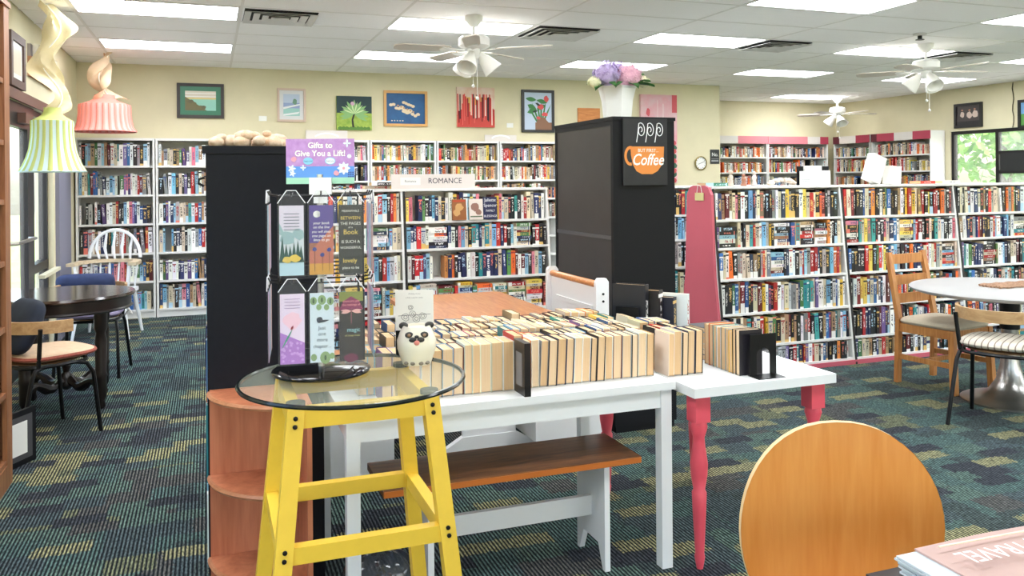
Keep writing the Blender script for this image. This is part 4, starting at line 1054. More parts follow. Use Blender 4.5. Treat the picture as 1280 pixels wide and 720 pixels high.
# tall hardbacks standing in front of the cabinet
HB = [((1.80, 3.40), 0.045, 0.16, 0.30, (30, 32, 38), 'black clothbound hardback, tallest, in front of the black cabinet', None),
      ((1.845, 3.335), 0.05, 0.17, 0.272, (24, 20, 22), 'black hardback with small gold cover picture, second from left by the cabinet', (206, 150, 70)),
      ((1.915, 3.30), 0.042, 0.155, 0.238, (26, 28, 44), 'dark thriller hardback with green cover picture by the cabinet', (96, 190, 110)),
      ((1.972, 3.325), 0.035, 0.16, 0.25, (214, 222, 224), 'pale blue-grey hardback at the right end of the dark hardbacks', None)]
hp, lt = Vector((1.875, 3.34, 0.7003)), 0
for (x, y), t, d, h, col, lb, pic in HB:
    if lt: hp = hp + Vector((0.766, 0.643, 0)) * ((lt + t) / 2 + 0.001) + Vector((0.643, -0.766, 0)) * 0.05
    lt = t
    M = Matrix.Translation(hp) @ Matrix.Rotation(R(40), 4, 'Z') @ Matrix.Diagonal((t, d, h, 1))
    o = single_book(M, 'black', col, lb, 'hardbacks standing by the cabinet', name='hardback')
    if pic: bx('cover_picture', -0.508, -0.5, 0.35, 0.65, 0.45, 0.68, mat('pic_%d' % pic[0], pic, 0.5), o)
# bookends
def bookend(loc, rz, label, w=0.12, h=0.15):
    t = empty('bookend', loc, rz, label, 'bookend', 'black metal bookends')
    bx('base_plate', -w / 2, w / 2, -0.06, 0.015, 0.0, 0.002, BLACKMETAL, t)
    b = MB()
    b.box(-w / 2, -w / 4, -0.001, 0.001, 0.002, h); b.box(w / 4, w / 2, -0.001, 0.001, 0.002, h); b.box(-w / 4, w / 4, -0.001, 0.001, h * 0.66, h)
    for s in (-1, 1):
        pts = [(s * w / 4, h * 0.66)] + [(s * w / 4 * math.cos(R(a)), h * 0.5 + h * 0.16 * math.sin(R(a))) for a in range(0, 91, 15)]
        b.prism(pts[:1] + pts[1:], -0.001, 0.001, Matrix(((1, 0, 0, 0), (0, 0, 1, 0), (0, 1, 0, 0), (0, 0, 0, 1))))
    b.build('upright', BLACKMETAL, t)
    return t
bookend((2.06, 2.745, 0.7002), 0, 'black metal bookend with arched cut-out on the pink-legged table', 0.125, 0.165)
bookend((1.789, 3.372, 0.7002), R(-50), 'black metal bookend left of the standing dark hardbacks', 0.11, 0.2)
o = MB().box(-0.012, 0.012, -0.055, 0.055, 0, 0.19).bevel(0.002).build('video_case', mat('black_plastic', (26, 27, 30), 0.3), None, 'black plastic case among the front row paperbacks', 'case')
o.location = (1.062, 2.807, 0.7103)
o = MB().box(-0.0115, 0.0115, -0.05, 0.05, 0.0, 0.006).box(-0.0125, -0.012, -0.03, 0.03, 0.03, 0.15).build('picture', mat('grey_print', (120, 120, 124), 0.5), bpy.data.objects['video_case'])

# ================================================================ bookmark spinner on the glass stool
RK = (0.298, 2.40); GZ = 0.9432; rzk = R(-6)
t = empty('bookmark_rack', (RK[0], RK[1], GZ), rzk, label='black wire spinner rack of bookmarks on the glass stool', cat='rack')
MB().lathe([(0.135, 0), (0.138, 0.006), (0.13, 0.012), (0.02, 0.016), (0.0, 0.016)], n=48, cap=False).build('base', mat('black_gloss', (18, 18, 20), 0.12), t)
MB().tube([(0, 0, 0.014), (0, 0, 0.56)], 0.009, 10).build('pole', CHROME, t)
WIRE = BLACKMETAL
for zt, nm in ((0.5, 'u'), (0.265, 'l')):
    for zz, hw in ((zt, 0.112), (zt - 0.2, 0.112)):
        rg = MB()
        rg.tube([(-hw, -hw, zz), (hw, -hw, zz), (hw, hw, zz), (-hw, hw, zz)], 0.0028, 6, closed=True)
        rg.tube([(-hw, 0, zz), (hw, 0, zz)], 0.0028, 6); rg.tube([(0, -hw, zz), (0, hw, zz)], 0.0028, 6)
        rg.build('tier_frame', WIRE, t)
    for f in range(4):
        for k in range(3):
            M = Matrix.Rotation(f * PI / 2, 4, 'Z')
            x = (k - 1) * 0.077
            MB().tube([M @ Vector(p) for p in ((x, -0.112, zt), (x, -0.136, zt + 0.004), (x, -0.14, zt + 0.014))], 0.0022, 5).build('hook', WIRE, t)
for sx in (-1, 1):
    for sy in (-1, 1): MB().tube([(sx * 0.112, sy * 0.112, 0.05), (sx * 0.112, sy * 0.112, 0.5)], 0.0028, 6).build('post', WIRE, t)
SLEEVE, nt, b = node_mat('clear_sleeve')
b.inputs['Base Color'].default_value = (0.5, 0.5, 0.56, 1); b.inputs['Alpha'].default_value = 0.05; b.inputs['Roughness'].default_value = 0.12
RM = Matrix.Translation((RK[0], RK[1], GZ)) @ Matrix.Rotation(rzk, 4, 'Z')
def shape(name, parent, polys, col, y, rough=0.6):
    """flat printed shapes in the local xz plane, slightly proud of the face at y"""
    b = MB()
    M = Matrix(((1, 0, 0, 0), (0, 0, -1, y), (0, 1, 0, 0), (0, 0, 0, 1)))
    for i, p in enumerate(polys): b.prism(p, 0, 0.0004 + 0.0003 * i / len(polys), M)
    return b.build(name, mat('ink_%d_%d_%d' % col, col, rough), parent, kind='stuff' if len(polys) > 1 else None)
def leaf(cx, cy, ln, wd, a, n=7):
    pts = []
    for i in range(n + 1):
        s = i / n; pts.append((s * ln, wd * math.sin(PI * s)))
    for i in range(n - 1, 0, -1):
        s = i / n; pts.append((s * ln, -wd * math.sin(PI * s)))
    c, s_ = math.cos(a), math.sin(a)
    return [(cx + x * c - y * s_, cy + x * s_ + y * c) for x, y in pts]
def blob(cx, cy, r, n=12, sd=0, sq=1.0):
    g = random.Random(sd)
    return [(cx + r * g.uniform(0.8, 1.1) * math.cos(2 * PI * k / n), cy + sq * r * g.uniform(0.8, 1.1) * math.sin(2 * PI * k / n)) for k in range(n)]
def circ(cx, cy, r, n=16, sq=1.0): return [(cx + r * math.cos(2 * PI * k / n), cy + sq * r * math.sin(2 * PI * k / n)) for k in range(n)]
def rect(x0, x1, y0, y1): return [(x0, y0), (x1, y0), (x1, y1), (x0, y1)]
def words(parent, lines, col, y, ln=0.95, shear=0, bold=0.0):
    m = mat('ink_%d_%d_%d' % col, col, 0.6)
    for (tx, x, zz, sz) in lines:
        text_mesh(tx, sz, m, 'lettering', parent, Matrix.Translation((x, y, zz)) @ Matrix.Rotation(PI / 2, 4, 'X'), shear=shear, sx=ln, bold=bold)
def bookmark(f, k, row, cardcol, label, deco=None):
    """f face, k column, row 0 upper 1 lower"""
    zt = (0.5, 0.265)[row] + 0.012
    M = RM @ Matrix.Rotation(f * PI / 2, 4, 'Z') @ Matrix.Translation(((k - 1) * 0.077, -0.1395, zt))
    t = bpy.data.objects.new('bookmark', None); COL.objects.link(t); t.matrix_world = M; tag(t, label, 'bookmark', 'bookmarks on the spinner')
    W, HH = 0.0315, 0.186
    s = MB(); s.prism([(-0.036, -0.226), (0.036, -0.226), (0.036, -0.03), (0.012, 0.004), (-0.012, 0.004), (-0.036, -0.03)], -0.0007, 0.0007, Matrix(((1, 0, 0, 0), (0, 0, -1, -0.0026), (0, 1, 0, 0), (0, 0, 0, 1))))
    s.build('sleeve', SLEEVE, t)
    MB().tube([(-0.036, -0.003, -0.03), (-0.012, -0.003, 0.004), (0.012, -0.003, 0.004), (0.036, -0.003, -0.03)], 0.0013, 5).build('sleeve_edge', mat('sleeve_white', (228, 228, 236), 0.4), t)
    c = bx('card', -W, W, 0.0, 0.0012, -0.222, -0.222 + HH, mat('card_%d_%d_%d' % cardcol, cardcol, 0.5), t)
    if deco: deco(t, W, -0.222, HH)
Y0 = -0.0002
def d_mount(t, W, z, H):
    shape('print', t, [rect(-W, W, z + 0.12, z + H)], (214, 206, 224), Y0); shape('print', t, [rect(-W, W, z, z + 0.035)], (176, 204, 220), Y0)
    shape('print', t, [blob(-0.01, z + 0.1, 0.02, 9, 3), blob(0.018, z + 0.11, 0.016, 9, 4), [(-W, z + 0.11), (-W, z + 0.14), (-0.012, z + 0.1)]], (150, 178, 186), Y0 - 0.0004)
    shape('print', t, [[(x - 0.008, z + 0.035), (x + 0.008, z + 0.035), (x, z + 0.035 + h)] for x, h in ((-0.024, 0.07), (-0.014, 0.05), (-0.004, 0.045), (0.006, 0.055), (0.016, 0.06), (0.024, 0.045))], (36, 78, 70), Y0 - 0.0008)
    shape('print', t, [blob(-0.012, z + 0.042, 0.013, 9, 1, 0.7), blob(0.008, z + 0.046, 0.015, 9, 2, 0.7)], (214, 184, 84), Y0 - 0.0012)
    shape('print', t, [rect(-0.02, 0.02, z + 0.163 - 0.0085 * q, z + 0.165 - 0.0085 * q) for q in range(6)], (110, 110, 130), Y0 - 0.0008)
def d_moon(t, W, z, H):
    shape('print', t, [rect(-W, W, z + 0.085, z + H)], (84, 66, 142), Y0); shape('print', t, [rect(-W, W, z, z + 0.03)], (206, 150, 56), Y0)
    shape('print', t, [[(W, z + 0.03), (W, z + 0.13), (-W, z + 0.06), (-W, z + 0.03)]], (186, 106, 84), Y0 - 0.0003)
    shape('print', t, [[(-0.012 + 0.009 * math.cos(R(a)), z + 0.162 + 0.009 * math.sin(R(a))) for a in range(40, 321, 20)] + [(-0.008 + 0.0075 * math.cos(R(a)), z + 0.162 + 0.0075 * math.sin(R(a))) for a in range(310, 49, -20)]], (240, 238, 240), Y0 - 0.0006)
    words(t, [('your book', 0, z + 0.138, 0.0105), ('on the line', 0, z + 0.127, 0.0105), ('you will sleep', 0, z + 0.115, 0.0095), ('one page on', 0, z + 0.104, 0.0105), ('lines to go', 0, z + 0.093, 0.0105)], (240, 236, 240), Y0 - 0.0011, shear=0.2)
    shape('print', t, [rect(x, x + 0.001, z + 0.01, z + 0.01 + h) for x, h in ((-0.018, 0.055), (0.002, 0.04), (0.02, 0.05))], (60, 44, 40), Y0 - 0.0009)
    shape('print', t, [blob(x, z + h, 0.006, 8, 5) for x, h in ((-0.018, 0.068), (0.002, 0.053), (0.02, 0.066))], (70, 74, 140), Y0 - 0.0012)
def d_pages(t, W, z, H):
    words(t, [('BETWEEN', 0, z + 0.15, 0.0125), ('Book', 0, z + 0.112, 0.019), ('lovely', -0.002, z + 0.035, 0.017)], (226, 196, 96), Y0 - 0.0004, 0.95)
    words(t, [('MEANWHILE', 0, z + 0.169, 0.0085), ('THE PAGES', 0, z + 0.135, 0.0115), ('of a', 0, z + 0.125, 0.008), ('IS SUCH A', 0, z + 0.086, 0.0115), ('WONDERFUL', 0, z + 0.07, 0.0095), ('place to be', 0, z + 0.016, 0.0105)], (222, 222, 214), Y0 - 0.0004)
def d_lav(t, W, z, H):
    shape('print', t, [blob(0, z + 0.115, 0.024, 16, 2)], (238, 196, 216), Y0)
    shape('print', t, [rect(-W, W, z, z + 0.055), [(-W, z + 0.055), (W, z + 0.055), (-W, z + 0.085)]], (168, 116, 196), Y0)
    shape('print', t, [blob(rng.uniform(-0.028, 0.028), z + rng.uniform(0.004, 0.058), 0.004, 7, q) for q in range(26)], (196, 150, 216), Y0 - 0.0004)
    shape('print', t, [leaf(-0.028, z + 0.04, 0.062, 0.0022, R(62))], (60, 150, 120), Y0 - 0.0008); shape('print', t, [leaf(-0.004, z + 0.09, 0.014, 0.003, R(62))], (150, 40, 60), Y0 - 0.0012)
    shape('print', t, [rect(-0.02, 0.02, z + 0.172 - 0.008 * q, z + 0.1732 - 0.008 * q) for q in range(4)], (150, 120, 170), Y0 - 0.0004)
def d_chap(t, W, z, H):
    def cact(cx, cz, r): return [circ(cx, cz, r, 12, 1.2)]
    shape('print', t, cact(-0.022, z + 0.165, 0.009) + cact(0.0, z + 0.167, 0.011) + cact(0.022, z + 0.163, 0.009) + cact(-0.008, z + 0.148, 0.007) + cact(0.012, z + 0.147, 0.007) + cact(0.008, z + 0.012, 0.014) + cact(-0.022, z + 0.014, 0.008) + cact(0.026, z + 0.016, 0.007), (132, 160, 110), Y0)
    shape('print', t, [circ(x, zz, 0.003, 8, 2.5) for x, zz in ((-0.022, z + 0.165), (0, z + 0.167), (0.022, z + 0.163), (0.008, z + 0.012))], (70, 96, 66), Y0 - 0.0004)
    shape('print', t, [blob(-0.006, z + 0.114, 0.009, 9, 8), leaf(-0.014, z + 0.108, 0.034, 0.003, R(8))], (36, 44, 60), Y0 - 0.0002)
    words(t, [('Just', 0, z + 0.092, 0.014), ('one', 0, z + 0.076, 0.014), ('more', 0, z + 0.06, 0.014), ('chapter...', 0, z + 0.043, 0.0135)], (70, 88, 104), Y0 - 0.0006)
def d_magic(t, W, z, H):
    shape('print', t, [rect(-W, W, z + 0.16, z + H)], (128, 134, 60), Y0); shape('print', t, [[(-W, z + 0.138), (W, z + 0.138), (0.022, z + 0.16), (0, z + 0.174), (-0.022, z + 0.16)]], (132, 40, 84), Y0 - 0.0004)
    shape('print', t, [leaf(0, z + 0.134, 0.028, 0.004, R(a)) for a in (4, 176, -10, 190)], (226, 170, 166), Y0 - 0.0008); shape('print', t, [rect(-0.001, 0.001, z + 0.1, z + 0.14)], (140, 80, 90), Y0 - 0.0011)
    words(t, [('there are just', 0, z + 0.161, 0.0085), ('the makings of', 0, z + 0.151, 0.0085)], (236, 150, 150), Y0 - 0.0012)
    words(t, [('magic', 0.006, z + 0.083, 0.0165)], (150, 206, 210), Y0 - 0.0006); words(t, [('all things made', 0.003, z + 0.068, 0.007)], (190, 186, 110), Y0 - 0.0006)
    shape('print', t, [blob(0, z + 0.008, 0.02, 12, 3, 0.6)], (96, 26, 60), Y0)
bookmark(0, 0, 0, (206, 214, 222), 'bookmark with pine trees and a misty lake', d_mount)
bookmark(0, 1, 0, (150, 96, 76), 'purple and orange bookmark with crescent moon', d_moon)
bookmark(0, 2, 0, (42, 42, 40), 'black bookmark with gold and white hand lettering about pages', d_pages)
bookmark(0, 0, 1, (226, 208, 232), 'lilac bookmark with a pen above a lavender field', d_lav)
bookmark(0, 1, 1, (206, 220, 232), 'pale blue bookmark reading just one more chapter', d_chap)
bookmark(0, 2, 1, (40, 34, 30), 'dark bookmark with dragonfly and the word magic', d_magic)
CC = [(190, 170, 200), (220, 190, 190), (170, 190, 210)]
for f in (1, 3):
    for row in (0, 1):
        for k in range(3):
            bookmark(f, k, row, CC[(k + row + f) % 3], 'pastel bookmark, %s of three on the %s tier of the rack\'s %s side' % (['first', 'middle', 'last'][k], ['upper', 'lower'][row], {1: 'right', 3: 'left'}[f]))
# header sign of the rack
ts = empty('rack_sign', (RK[0], RK[1] - 0.005, 1.476), R(-17), label='purple and blue sign reading Gifts to Give You a Lift', cat='sign')
SW, SH = 0.096, 0.128
bx('holder', -0.03, 0.032, -0.006, 0.006, -0.03, 0.018, WHITE, ts, 0.002); bx('holder_stem', -0.018, 0.02, -0.004, 0.004, -0.055, -0.03, WHITE, ts)
bd = bx('board', -SW, SW, 0.006, 0.009, 0.0, SH, mat('sign_lilac', (176, 128, 196), 0.5, rgb2=(196, 152, 212), nscale=60), ts)
yb = 0.0058
shape('print', ts, [rect(-SW, SW, 0.018, 0.05)], (96, 150, 226), yb); shape('print', ts, [rect(-SW, SW, 0.0, 0.018)], (164, 214, 190), yb)
words(ts, [('Gifts to', 0.0, 0.109, 0.0225), ('Give You a Lift!', 0.0, 0.086, 0.0225)], (248, 246, 240), yb - 0.001, 1.0, bold=0.0006)
shape('print', ts, [circ(-0.034, 0.065, 0.014, 20, 0.75), circ(0.028, 0.065, 0.015, 20, 0.7)], (140, 200, 232), yb - 0.0006)
shape('print', ts, [circ(0.028, 0.065, 0.013, 20, 0.66)], (226, 236, 240), yb - 0.0009)
words(ts, [('happy mail', -0.034, 0.065, 0.006), ('thank you', 0.028, 0.065, 0.006)], (60, 90, 140), yb - 0.0014)
def daisy(cx, cz, r, n=8): return [leaf(cx, cz, r, r * 0.25, 2 * PI * k / n) for k in range(n)]
shape('print', ts, daisy(0.066, 0.044, 0.019) + daisy(-0.08, 0.044, 0.012, 5) + daisy(-0.078, 0.03, 0.01, 5) + daisy(-0.048, 0.046, 0.009, 4) + daisy(0.076, 0.115, 0.012, 4) + [circ(0.082, 0.078, 0.006)], (226, 236, 246), yb - 0.0007)
shape('print', ts, [circ(0.066, 0.044, 0.004), blob(0.045, 0.03, 0.008, 8, 2), blob(-0.074, 0.07, 0.008, 9, 5)], (228, 160, 180), yb - 0.0012)
shape('print', ts, [circ(0.08 + 0.006 * (q % 3), 0.02 + 0.006 * (q // 3), 0.002) for q in range(9)], (60, 70, 150), yb - 0.0012)

# ================================================================ pug jar, card stand
JC = (0.575, 2.40)
CERAM = mat('cream_ceramic', (232, 226, 208), 0.22)
t = empty('pug_jar', (JC[0], JC[1], GZ), R(-13), label='cream ceramic pug dog jar with pink tongue on the glass stool', cat='jar')
MB().lathe([(0.0, 0.0), (0.042, 0.0), (0.046, 0.012), (0.057, 0.045), (0.058, 0.07), (0.05, 0.092), (0.044, 0.104), (0.04, 0.112), (0.036, 0.112), (0.034, 0.106), (0.0, 0.104)], n=32, cap=False).build('body', CERAM, t)
PB = mat('pug_black', (46, 44, 42), 0.35); PTK = mat('pug_pink', (226, 140, 130), 0.4)
for sx in (-1, 1):
    MB().ico((sx * 0.038, 0.0, 0.112), 0.012, 2, (1.2, 0.7, 0.9)).build('ear', PB, t)
    e_ = MB().ico((sx * 0.022, -0.0465, 0.092), 0.0105, 2, (1.2, 0.45, 0.9)).build('eye_patch', PB, t)
    MB().ico((sx * 0.022, -0.053, 0.092), 0.0052, 2, (1, 0.5, 1)).build('eye', mat('pug_eye', (150, 120, 96), 0.15), e_)
    MB().ico((sx * 0.012, -0.0545, 0.079), 0.01, 2, (1.1, 0.6, 0.8)).build('muzzle', PB, t)
    for q in range(2): MB().ico((sx * (0.012 + 0.018 * q), -0.042 + 0.008 * q, 0.008), 0.0075, 2, (1, 0.8, 0.8)).build('paw', mat('paw_grey', (120, 112, 100), 0.4), t)
MB().ico((0, -0.0555, 0.088), 0.006, 2, (1.1, 0.7, 0.8)).build('nose', PB, t)
MB().ico((0, -0.058, 0.071), 0.0085, 2, (1.0, 0.4, 0.9)).build('tongue', PTK, t)
t = empty('notepad', (0.60, 2.53, GZ), R(-14), label='white notepad with a pencil drawing propped behind the pug jar', cat='notepad')
for q in range(3): bx('sheet', -0.059, 0.059, -0.002 + q * 0.003, 0.0005 + q * 0.003, 0.0, 0.2 - 0.001 * q, PAPER, t)
bx('black_backing', -0.058, 0.058, 0.008, 0.0095, 0.0, 0.198, BLACK, t); bx('lower_cover', -0.058, 0.058, -0.006, -0.0024, 0.0, 0.075, BLACK, t)
def strokes(parent, col, y, segs, w=0.0012):
    polys = []
    for p, q in segs:
        dx, dy = q[0] - p[0], q[1] - p[1]; l = math.hypot(dx, dy) or 1; nx, ny = -dy / l * w / 2, dx / l * w / 2
        polys.append([(p[0] + nx, p[1] + ny), (q[0] + nx, q[1] + ny), (q[0] - nx, q[1] - ny), (p[0] - nx, p[1] - ny)])
    return shape('drawing', parent, polys, col, y)
sg = []
for cx, cz, r in ((-0.028, 0.115, 0.012), (-0.006, 0.125, 0.01), (0.006, 0.11, 0.012), (0.026, 0.118, 0.011), (-0.012, 0.145, 0.008)):
    pts = blob(cx, cz, r, 10, int(cx * 1000) + 60); sg += list(zip(pts, pts[1:] + pts[:1]))
    pts = blob(cx, cz, r * 0.5, 7, int(cx * 1000) + 90); sg += list(zip(pts, pts[1:] + pts[:1]))
sg += [((-0.05, 0.12), (0.05, 0.124)), ((-0.02, 0.09), (0.022, 0.088))]
strokes(t, (96, 98, 104), -0.0022, sg)
words(t, [('thinking of you', 0, 0.188, 0.0065), ('a little note for today', 0, 0.176, 0.0065)], (150, 150, 155), -0.0026)

# ================================================================ coffee sign on the cabinet
t = empty('coffee_sign', (2.418, 4.322, 1.645), label='black canvas sign with orange cup reading But first coffee', cat='sign')
bx('canvas', -0.147, 0.147, -0.012, 0.008, -0.197, 0.195, mat('chalk_black', (30, 31, 34), 0.6, noise=0.2, nscale=14), t, 0.002)
ORG = (214, 132, 58); yc = -0.0122
cup = [(-0.1, 0.03), (0.125, 0.03), (0.122, -0.03), (0.108, -0.08), (0.08, -0.115), (0.045, -0.132), (-0.025, -0.132), (-0.06, -0.115), (-0.085, -0.075), (-0.096, -0.02)]
shape('cup_print', t, [cup], ORG, yc)
hn = []
for q in range(10):
    a0, a1 = R(75 + 21 * q), R(75 + 21 * (q + 1))
    hn.append([(-0.1 + 0.04 * math.cos(a0), -0.025 + 0.058 * math.sin(a0)), (-0.1 + 0.04 * math.cos(a1), -0.025 + 0.058 * math.sin(a1)), (-0.1 + 0.024 * math.cos(a1), -0.025 + 0.04 * math.sin(a1)), (-0.1 + 0.024 * math.cos(a0), -0.025 + 0.04 * math.sin(a0))])
shape('handle_print', t, hn, ORG, yc)
words(t, [('BUT FIRST...', 0.018, 0.006, 0.028)], (238, 234, 226), yc - 0.0012, 0.95)
words(t, [('Coffee', 0.014, -0.05, 0.095)], (242, 240, 234), yc - 0.0012, 0.82, shear=0.28, bold=0.001)
CH_ = mat('chalk_white', (232, 234, 236), 0.6)
for cx, sg_ in ((-0.03, 1), (0.03, 1), (0.092, 1)):
    pts = []
    for q in range(30):
        a = R(-80) + q * 2 * PI * 1.55 / 29; rr = 0.006 + 0.03 * q / 29
        pts.append((cx + rr * math.cos(a) * 0.8, -0.0135, 0.125 + rr * math.sin(a) * 1.25))
    pts += [(pts[-1][0] - 0.008, -0.0135, 0.1), (pts[-1][0] - 0.016, -0.0135, 0.055)] if cx != 0.022 else [(pts[-1][0] - 0.002, -0.0135, 0.115)]
    MB().tube(pts, 0.0026, 5).build('steam_curl', CH_, t)

# ================================================================ vase of hydrangeas on the cabinet
VC = (2.385, 4.60, 1.8502)
VASE = mat('white_vase', (232, 232, 230), 0.4)
t = empty('flower_vase', VC, label='white hexagonal vase of purple and pink hydrangeas on the cabinet', cat='vase')
hexr = lambda r, z: [(r * math.cos(R(60 * k + 18)), r * math.sin(R(60 * k + 18)), z) for k in range(6)]
b = MB(); lv = [(0.086, 0), (0.09, 0.02), (0.1, 0.12), (0.118, 0.19), (0.128, 0.205), (0.118, 0.205), (0.1, 0.15), (0.06, 0.14)]
rr_ = [[b.bm.verts.new(p) for p in hexr(r, z)] for r, z in lv]
for A, B in zip(rr_, rr_[1:]):
    for k in range(6): b.bm.faces.new((A[k], A[(k + 1) % 6], B[(k + 1) % 6], B[k]))
b.bm.faces.new(rr_[0][::-1]); b.bm.faces.new(rr_[-1])
b.build('pot', VASE, t)
g = random.Random(3)
def flower_head(name, c, r, m, n=90):
    b = MB()
    for q in range(n):
        u = g.uniform(-0.35, 1); a = g.uniform(0, 2 * PI); s = math.sqrt(1 - u * u)
        d = Vector((s * math.cos(a), s * math.sin(a), u)); p = Vector(c) + d * r * g.uniform(0.85, 1.05)
        x = d.cross(Vector((0.3, 0.2, 1))).normalized(); y = d.cross(x); pr_ = 0.014
        a0 = g.uniform(0, PI)
        for k in range(4):
            a1 = a0 + k * PI / 2
            v = [p + d * 0.002, p + (x * math.cos(a1 - 0.5) + y * math.sin(a1 - 0.5)) * pr_ * 0.8, p + (x * math.cos(a1) + y * math.sin(a1)) * pr_ * 1.2 + d * 0.003, p + (x * math.cos(a1 + 0.5) + y * math.sin(a1 + 0.5)) * pr_ * 0.8]
            b.bm.faces.new([b.bm.verts.new(w_) for w_ in v])
    b.ico(c, r * 0.86, 2)
    return b.build(name, m, t, flat=True)
flower_head('bloom', (-0.085, -0.03, 0.275), 0.085, mat('lilac_petal', (200, 184, 218), 0.7, rgb2=(168, 146, 198), nscale=40), 120)
flower_head('bloom', (0.055, -0.06, 0.262), 0.08, mat('pink_petal', (236, 190, 204), 0.7, rgb2=(214, 160, 184), nscale=40), 120)
flower_head('bloom', (0.03, 0.05, 0.31), 0.06, MATS['lilac_petal'], 70)
flower_head('bloom', (0.165, -0.03, 0.235), 0.04, mat('cream_petal', (238, 236, 200), 0.7), 50)
flower_head('bloom', (-0.165, -0.02, 0.225), 0.038, MATS['cream_petal'], 50)
LEAFM = mat('leaf_green', (74, 128, 62), 0.5, rgb2=(48, 96, 46), nscale=20)
for a, el, ln in ((-20, 25, 0.11), (10, 45, 0.14), (200, -10, 0.1), (170, 20, 0.09), (-70, -5, 0.08), (35, 60, 0.15), (-120, -5, 0.09), (-35, 5, 0.13)):
    d_ = Vector((math.cos(R(a)) * math.cos(R(el)), math.sin(R(a)) * math.cos(R(el)), math.sin(R(el))))
    o_ = Vector((0.1 * math.cos(R(a)), 0.1 * math.sin(R(a)), 0.215)); sd_ = d_.cross(Vector((0, 0, 1))).normalized(); up_ = sd_.cross(d_)
    b = MB().grid(6, 4, lambda u, v: o_ + d_ * ln * u + sd_ * (v - 0.5) * 0.085 * math.sin(PI * min(1, 0.06 + u * 0.94)) + up_ * (abs(v - 0.5) * 0.03 - 0.03 * u * u))
    b.build('leaf', LEAFM, t)

# ================================================================ driftwood coral on the black bookcase
CORAL = mat('pale_coral', (226, 206, 184), 0.9, rgb2=(196, 162, 130), nscale=30, bump=0.6)
g = random.Random(8); b = MB()
for q in range(46):
    x = g.uniform(0.03, 0.31); b.ico((x, g.uniform(3.62, 3.84), 1.638 + g.uniform(0, 0.055) * (1 if 0.1 < x < 0.26 else 0.6)), g.uniform(0.016, 0.032), 2, (1.2, 1, 0.9))
b.build('coral', CORAL, None, 'lumpy cream coral piece on top of the black bookcase', 'coral')

# ================================================================ newspapers on the dark table
NEWS = mat('newsprint_rose', (190, 160, 152), 0.8, noise=0.05, nscale=8); NW = mat('newsprint_white', (200, 207, 213), 0.8)
t = empty('newspaper_stack', (1.195, 1.195, 0.746), R(-2), label='stack of folded newspapers with rose front page on the dark table', cat='newspaper')
def sheet(z, dx, dy, m, wv=0.004):
    b = MB()
    f = lambda u, v: (dx + 0.44 * u, dy - 0.34 * v, z + wv * math.sin(u * 7 + v * 3) * u + 0.012 * u)
    b.grid(12, 8, f)
    r_ = bmesh.ops.extrude_face_region(b.bm, geom=b.bm.faces[:])
    bmesh.ops.translate(b.bm, verts=[v for v in r_['geom'] if isinstance(v, bmesh.types.BMVert)], vec=(0, 0, 0.0035))
    return b.build('sheet', m, t)
for k in range(8): sheet(0.002 + k * 0.0045, 0.004 * (k % 3) - 0.002 * k, -0.003 * (k % 2), NW)
sheet(0.039, 0.035, 0.0, NEWS)
fz = 0.0525
text_mesh('WELLNESS, TRAVEL', 0.06, mat('news_white_ink', (240, 238, 236), 0.8), 'masthead', t, Matrix.Translation((0.25, -0.085, fz + 0.006)) @ Matrix.Rotation(PI, 4, 'Z') @ Matrix.Rotation(R(0), 4, 'X'), sx=0.75)
bx('rule_line', 0.06, 0.46, -0.034, -0.030, fz + 0.002, fz + 0.004, mat('news_cream_ink', (236, 224, 196), 0.8), t)

# ---- clear bag of things under the table
b = MB().grid(24, 12, lambda u, v: (0.565 + 0.13 * math.cos(2 * PI * u) * math.sin(PI * v) * (1 + 0.12 * math.sin(9 * u * PI + 5 * v)), 2.95 + 0.1 * math.sin(2 * PI * u) * math.sin(PI * v), 0.085 - 0.083 * math.cos(PI * v) + 0.02 * math.sin(14 * u * PI) * math.sin(PI * v) ** 2 * v), True)
BAG, nt, bb = node_mat('plastic_bag'); bb.inputs['Base Color'].default_value = (*lin((70, 76, 84)), 1); bb.inputs['Roughness'].default_value = 0.12; bb.inputs['Alpha'].default_value = 0.75; bb.inputs['Coat Weight'].default_value = 0.5
o = b.build('plastic_bag', BAG, None, 'crumpled grey plastic bag on the floor under the white table', 'bag')
for v in o.data.vertices: v.co.z = max(0.001, v.co.z)
# ---- black framed prints leaning at the foot of the oak bookcase
t = empty('framed_print', (-0.95, 4.97, 0), R(62), label='black framed print standing on the floor by the oak bookcase', cat='picture')
bx('frame', -0.14, 0.14, 0, 0.02, 0.0, 0.29, BLACK, t, 0.002); bx('mount', -0.11, 0.11, -0.002, 0.0, 0.03, 0.26, mat('dark_mount', (70, 70, 74), 0.6), t); bx('print', -0.07, 0.07, -0.004, -0.002, 0.06, 0.23, PAPER, t)
